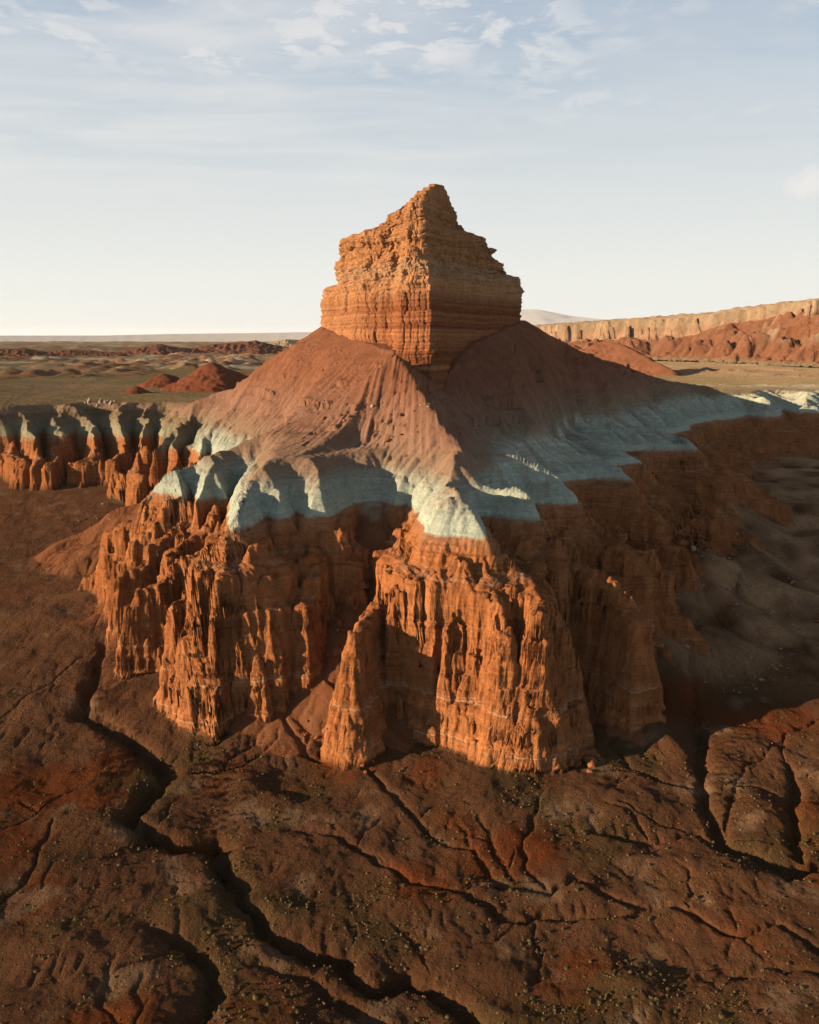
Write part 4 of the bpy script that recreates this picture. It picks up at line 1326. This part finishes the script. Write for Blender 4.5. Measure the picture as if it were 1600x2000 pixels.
scatter('boulder', ROCKS, along(34, [(1105, 1500), (1130, 1478), (1150, 1485), (1168, 1515)], 9), 'one of the smaller sunlit red blocks in the rockfall pile beside the front cliff foot', 'largest red block of the rockfall pile beside the front cliff foot', 'boulder', 'red blocks of the rockfall pile', 0.6, 1.7)
scatter('boulder', ROCKS, along(26, [(722, 1090), (712, 1140), (690, 1205), (655, 1270), (640, 1300)], 9), 'one of the smaller boulders lying in the scree chute between the red cliffs', 'largest boulder in the scree chute between the red cliffs', 'boulder', 'boulders in the scree chute', 0.5, 1.5)
scatter('boulder', ROCKS, along(30, [(575, 1415), (590, 1440), (640, 1430), (700, 1485), (740, 1500)], 12), 'small red block at the foot of the left front buttress', 'largest red block at the foot of the left front buttress', 'boulder', 'red blocks below the left front buttress', 0.25, 0.8)
scatter('stone', STONES, along(56, [(1345, 1085), (1400, 1150), (1480, 1190), (1560, 1150), (1440, 1075), (1420, 1020)], 28), 'small pale stone on the shaded slope right of the cliffs', 'largest pale stone on the shaded slope right of the cliffs', 'stone', 'pale stones on the shaded right slope', 0.4, 1.3)
scatter('stone', STONES, along(26, [(1360, 1240), (1400, 1300), (1470, 1320), (1560, 1290)], 24), 'small grey stone on the low ridge just above the shadow edge', 'largest grey stone on the low ridge just above the shadow edge', 'stone', 'stones on the low ridge at right', 0.25, 0.8)
scatter('stone', STONES, along(34, [(655, 790), (740, 795), (830, 785), (930, 775)], 6), 'small stone lying along the rocky ledge across the upper scree', 'largest stone along the rocky ledge across the upper scree', 'stone', 'stones along the ledge below the tower', 0.3, 0.8)
scatter('stone', STONES, along(26, [(160, 1050), (220, 1000), (300, 985)], 14), 'small stone on the sunlit slope left of the red fins', 'largest stone on the sunlit slope left of the red fins', 'stone', 'stones left of the red fins', 0.3, 0.8)
scatter('boulder', ROCKS, along(80, [(560, 760), (640, 720), (740, 740), (820, 820), (760, 850), (700, 800), (620, 830)], 26), 'small block fallen from the tower onto the sunlit upper scree', 'largest block fallen from the tower onto the upper scree', 'boulder', 'blocks fallen on the upper scree', 0.25, 0.8)
scatter('rock_knob', KNOBS, along(11, [(165, 792), (180, 786), (205, 788), (235, 780)], 3), 'one of the smaller pale rock knobs at the plateau edge on the far left', 'largest pale rock knob at the plateau edge on the far left', 'rock', 'pale rock knobs on the far left', 0.8, 1.5)


def shrub_mesh(seed):
    """a ragged mound of twigs: a lumpy dome with sprigs standing out of it"""
    r_ = random.Random(seed)
    vs, fs_ = [Vector((0, 0, 0.72 * r_.uniform(0.85, 1.1)))], []
    for ring, (rad, hz) in enumerate(((0.62, 0.58), (1.0, 0.2), (0.86, -0.2))):
        for i in range(7):
            a_ = (i + 0.5 * ring) / 7 * 6.2832 + r_.uniform(-0.25, 0.25)
            q_ = rad * r_.uniform(0.7, 1.2)
            vs.append(Vector((math.cos(a_) * q_, math.sin(a_) * q_, hz * r_.uniform(0.7, 1.25))))
    for i in range(7):
        j = (i + 1) % 7
        fs_.append((0, 1 + i, 1 + j))
        for o_ in (1, 8):
            fs_ += [(o_ + i, o_ + 7 + i, o_ + j), (o_ + j, o_ + 7 + i, o_ + 7 + j)]
    n_d = len(fs_)
    for _ in range(12):
        a_, e_ = r_.uniform(0, 6.283), r_.uniform(0.1, 1.4)
        d_ = Vector((math.cos(a_) * math.cos(e_), math.sin(a_) * math.cos(e_), math.sin(e_) * 0.85))
        t_ = Vector((r_.gauss(0, 1), r_.gauss(0, 1), r_.gauss(0, 1))).normalized() * 0.16
        i_ = len(vs)
        vs += [d_ * 0.6 + t_, d_ * 0.6 - t_, d_ * r_.uniform(1.1, 1.4)]
        fs_.append((i_, i_ + 1, i_ + 2))
    return vs, fs_


SHRUBS = []
for i in range(6):
    vs, fs_ = shrub_mesh(900 + i)
    m_ = bpy.data.meshes.new('shrub')
    m_.from_pydata(vs, [], fs_)
    m_.materials.append(M_LEAF)
    SHRUBS.append((m_, np.array([tuple(v) for v in vs]), fs_))
rs2 = np.random.RandomState(5)
n_try = 60000
sy_ = 100 + 330 * rs2.rand(n_try) ** 1.5
sx_ = (rs2.rand(n_try) - 0.5) * 1.06 * sy_
sz_, sc2 = land_z(sx_, sy_)
den = np.clip(0.55 + 0.9 * fbm(sx_, sy_, 22, 4, 160), 0.12, 1) * np.where(sy_ > 260, 0.6, 1)
sacc = sample(ACCF, sx_, sy_)
ok = (sc2 == 0) & (rs2.rand(n_try) < den ** 1.6 * 0.36) & (sacc < 5)
sx_, sy_, sz_ = sx_[ok], sy_[ok], sz_[ok]
size = 0.12 + 0.30 * rs2.rand(len(sx_)) ** 2.6
inview = (np.abs(sx_ / (sy_ * ct + (CAMH - sz_) * st)) < 0.455) & (sy_ > 118)
order = np.argsort(-(size / sy_) * inview)
single, rest = order[:290], order[290:]
ZONES = ['in the lower left corner', 'left of centre near the bottom edge', 'right of centre near the bottom edge', 'in the lower right corner',
         'on the left bank above the big dark wash', 'between the big wash and the front cliff', 'below the front cliff near the thin winding washes', 'on the sunlit hummocks at the right edge']
seen_zone = {}
for i in single:
    o = bpy.data.objects.new('shrub', SHRUBS[int(rs2.randint(6))][0])
    o.location = (sx_[i], sy_[i], sz_[i])
    o.scale = (size[i] * rs2.uniform(0.9, 1.3), size[i] * rs2.uniform(0.9, 1.3), size[i] * rs2.uniform(0.8, 1.1))
    o.rotation_euler = (0, 0, rs2.uniform(0, 6.28))
    COL.objects.link(o)
    across = sx_[i] / (sy_[i] * ct + (CAMH - sz_[i]) * st)
    zone = ZONES[(0 if sy_[i] < 146 else 4) + int(np.clip((across + 0.46) / 0.92 * 4, 0, 3))]
    n_z = seen_zone.setdefault(zone, 0)
    seen_zone[zone] += 1
    tag(o, None, ('largest olive desert shrub ' if n_z == 0 else 'small olive desert shrub on red ground ') + zone, 'shrub', 'desert shrubs ' + zone)
vv, ff, base = [], [], 0
for i in rest:
    _, av, af = SHRUBS[int(rs2.randint(6))]
    a_ = rs2.uniform(0, 6.28)
    R = np.array([[math.cos(a_), -math.sin(a_), 0], [math.sin(a_), math.cos(a_), 0], [0, 0, 1]])
    v_ = av[:22] @ R.T * size[i] + np.array([sx_[i], sy_[i], sz_[i]])
    vv.append(v_)
    ff.append(np.array(af[:35]) + base)
    base += 22
m_ = bpy.data.meshes.new('scrub')
vv, ff = np.concatenate(vv).astype(np.float32), np.concatenate(ff).astype(np.int32)
m_.vertices.add(len(vv))
m_.vertices.foreach_set('co', vv.ravel())
m_.loops.add(len(ff) * 3)
m_.loops.foreach_set('vertex_index', ff.ravel())
m_.polygons.add(len(ff))
m_.polygons.foreach_set('loop_start', np.arange(0, len(ff) * 3, 3, dtype=np.int32))
m_.update()
m_.materials.append(M_LEAF)
o = bpy.data.objects.new('scrub', m_)
COL.objects.link(o)
o['kind'] = 'stuff'
n_g = 9000
gy_ = 100 + 230 * rs2.rand(n_g) ** 1.4
gx_ = (rs2.rand(n_g) - 0.5) * 1.04 * gy_
gz_, gc_ = land_z(gx_, gy_)
gk = ((gc_ == 0) | (gc_ == 4)) & (rs2.rand(n_g) < np.clip(0.5 + 1.4 * fbm(gx_, gy_, 14, 4, 660), 0.12, 1))
gx_, gy_, gz_ = gx_[gk], gy_[gk], gz_[gk]
octa = np.array([(1, 0, 0), (0, 1, 0), (-1, 0, 0), (0, -1, 0), (0, 0, 0.8), (0, 0, -0.5)], float)
octf = np.array([(0, 1, 4), (1, 2, 4), (2, 3, 4), (3, 0, 4), (1, 0, 5), (2, 1, 5), (3, 2, 5), (0, 3, 5)])
n_r = 2600
ry_ = 232 + 190 * rs2.rand(n_r)
rx_ = ry_ * (0.27 + 0.25 * rs2.rand(n_r))
rz_, rc_ = land_z(rx_, ry_)
rk = ((rc_ == 0) | (rc_ == 4)) & (rs2.rand(n_r) < np.clip(0.4 + 2.2 * fbm(rx_, ry_, 22, 4, 670), 0.05, 1))
n_a = len(gx_)
gx_, gy_, gz_ = np.concatenate([gx_, rx_[rk]]), np.concatenate([gy_, ry_[rk]]), np.concatenate([gz_, rz_[rk]])
n_g = len(gx_)
gs = np.where(np.arange(n_g) < n_a, 0.07 + 0.20 * rs2.rand(n_g) ** 3, 0.12 + 0.55 * rs2.rand(n_g) ** 3)[:, None, None]
gv = octa[None] * rs2.uniform(0.6, 1.3, (n_g, 6, 3)) * gs
ga = rs2.uniform(0, 6.28, n_g)
gv = np.stack([gv[..., 0] * np.cos(ga)[:, None] - gv[..., 1] * np.sin(ga)[:, None], gv[..., 0] * np.sin(ga)[:, None] + gv[..., 1] * np.cos(ga)[:, None], gv[..., 2]], -1)
gv += np.stack([gx_, gy_, gz_ + 0.03], -1)[:, None, :]
gf = (octf[None] + (np.arange(n_g) * 6)[:, None, None]).reshape(-1, 3)
tone_g = np.repeat(lerp(R3(0.20, 0.095, 0.055), R3(0.36, 0.24, 0.17), rs2.rand(n_g) ** 2) * np.where(np.arange(n_g) < n_a, 1.0, 1.7)[:, None], 6, 0)
go = build('gravel', gv.reshape(-1, 3), gf, tone_g, M_TALUS, None, None, False)
go['kind'] = 'stuff'
print('gravel', n_g)
print('shrubs', len(order), 'tris', len(ff), round(time.time() - T0, 1))

# ------------------------------------------------------------------ the air
HZ = 0.8e-5
import bmesh
bm = bmesh.new()
bmesh.ops.create_cube(bm, size=1.0)
for v_ in bm.verts:
    v_.co = Vector((v_.co.x * 90000, v_.co.y * 84000 + 20000, -30 + (v_.co.z + 0.5) * 620))
me = bpy.data.meshes.new('haze')
bm.to_mesh(me)
hm = bpy.data.materials.new('haze')
hm.use_nodes = True
hm.node_tree.nodes.clear()
k = NT(hm.node_tree)
pv = k.n('ShaderNodeVolumePrincipled')
pv.inputs['Color'].default_value = (0.86, 0.90, 0.95, 1)
pv.inputs['Density'].default_value = HZ
pv.inputs['Anisotropy'].default_value = 0.2
oo = k.n('ShaderNodeOutputMaterial')
k.l(pv.outputs[0], oo.inputs['Volume'])
me.materials.append(hm)
ho = bpy.data.objects.new('haze', me)
COL.objects.link(ho)
ho['kind'] = 'stuff'

tri = sum(sum(len(p.vertices) - 2 for p in o.data.polygons[:1]) * len(o.data.polygons) for o in COL.objects if o.type == 'MESH')
print('triangles', tri, 'seconds', round(time.time() - T0, 1))
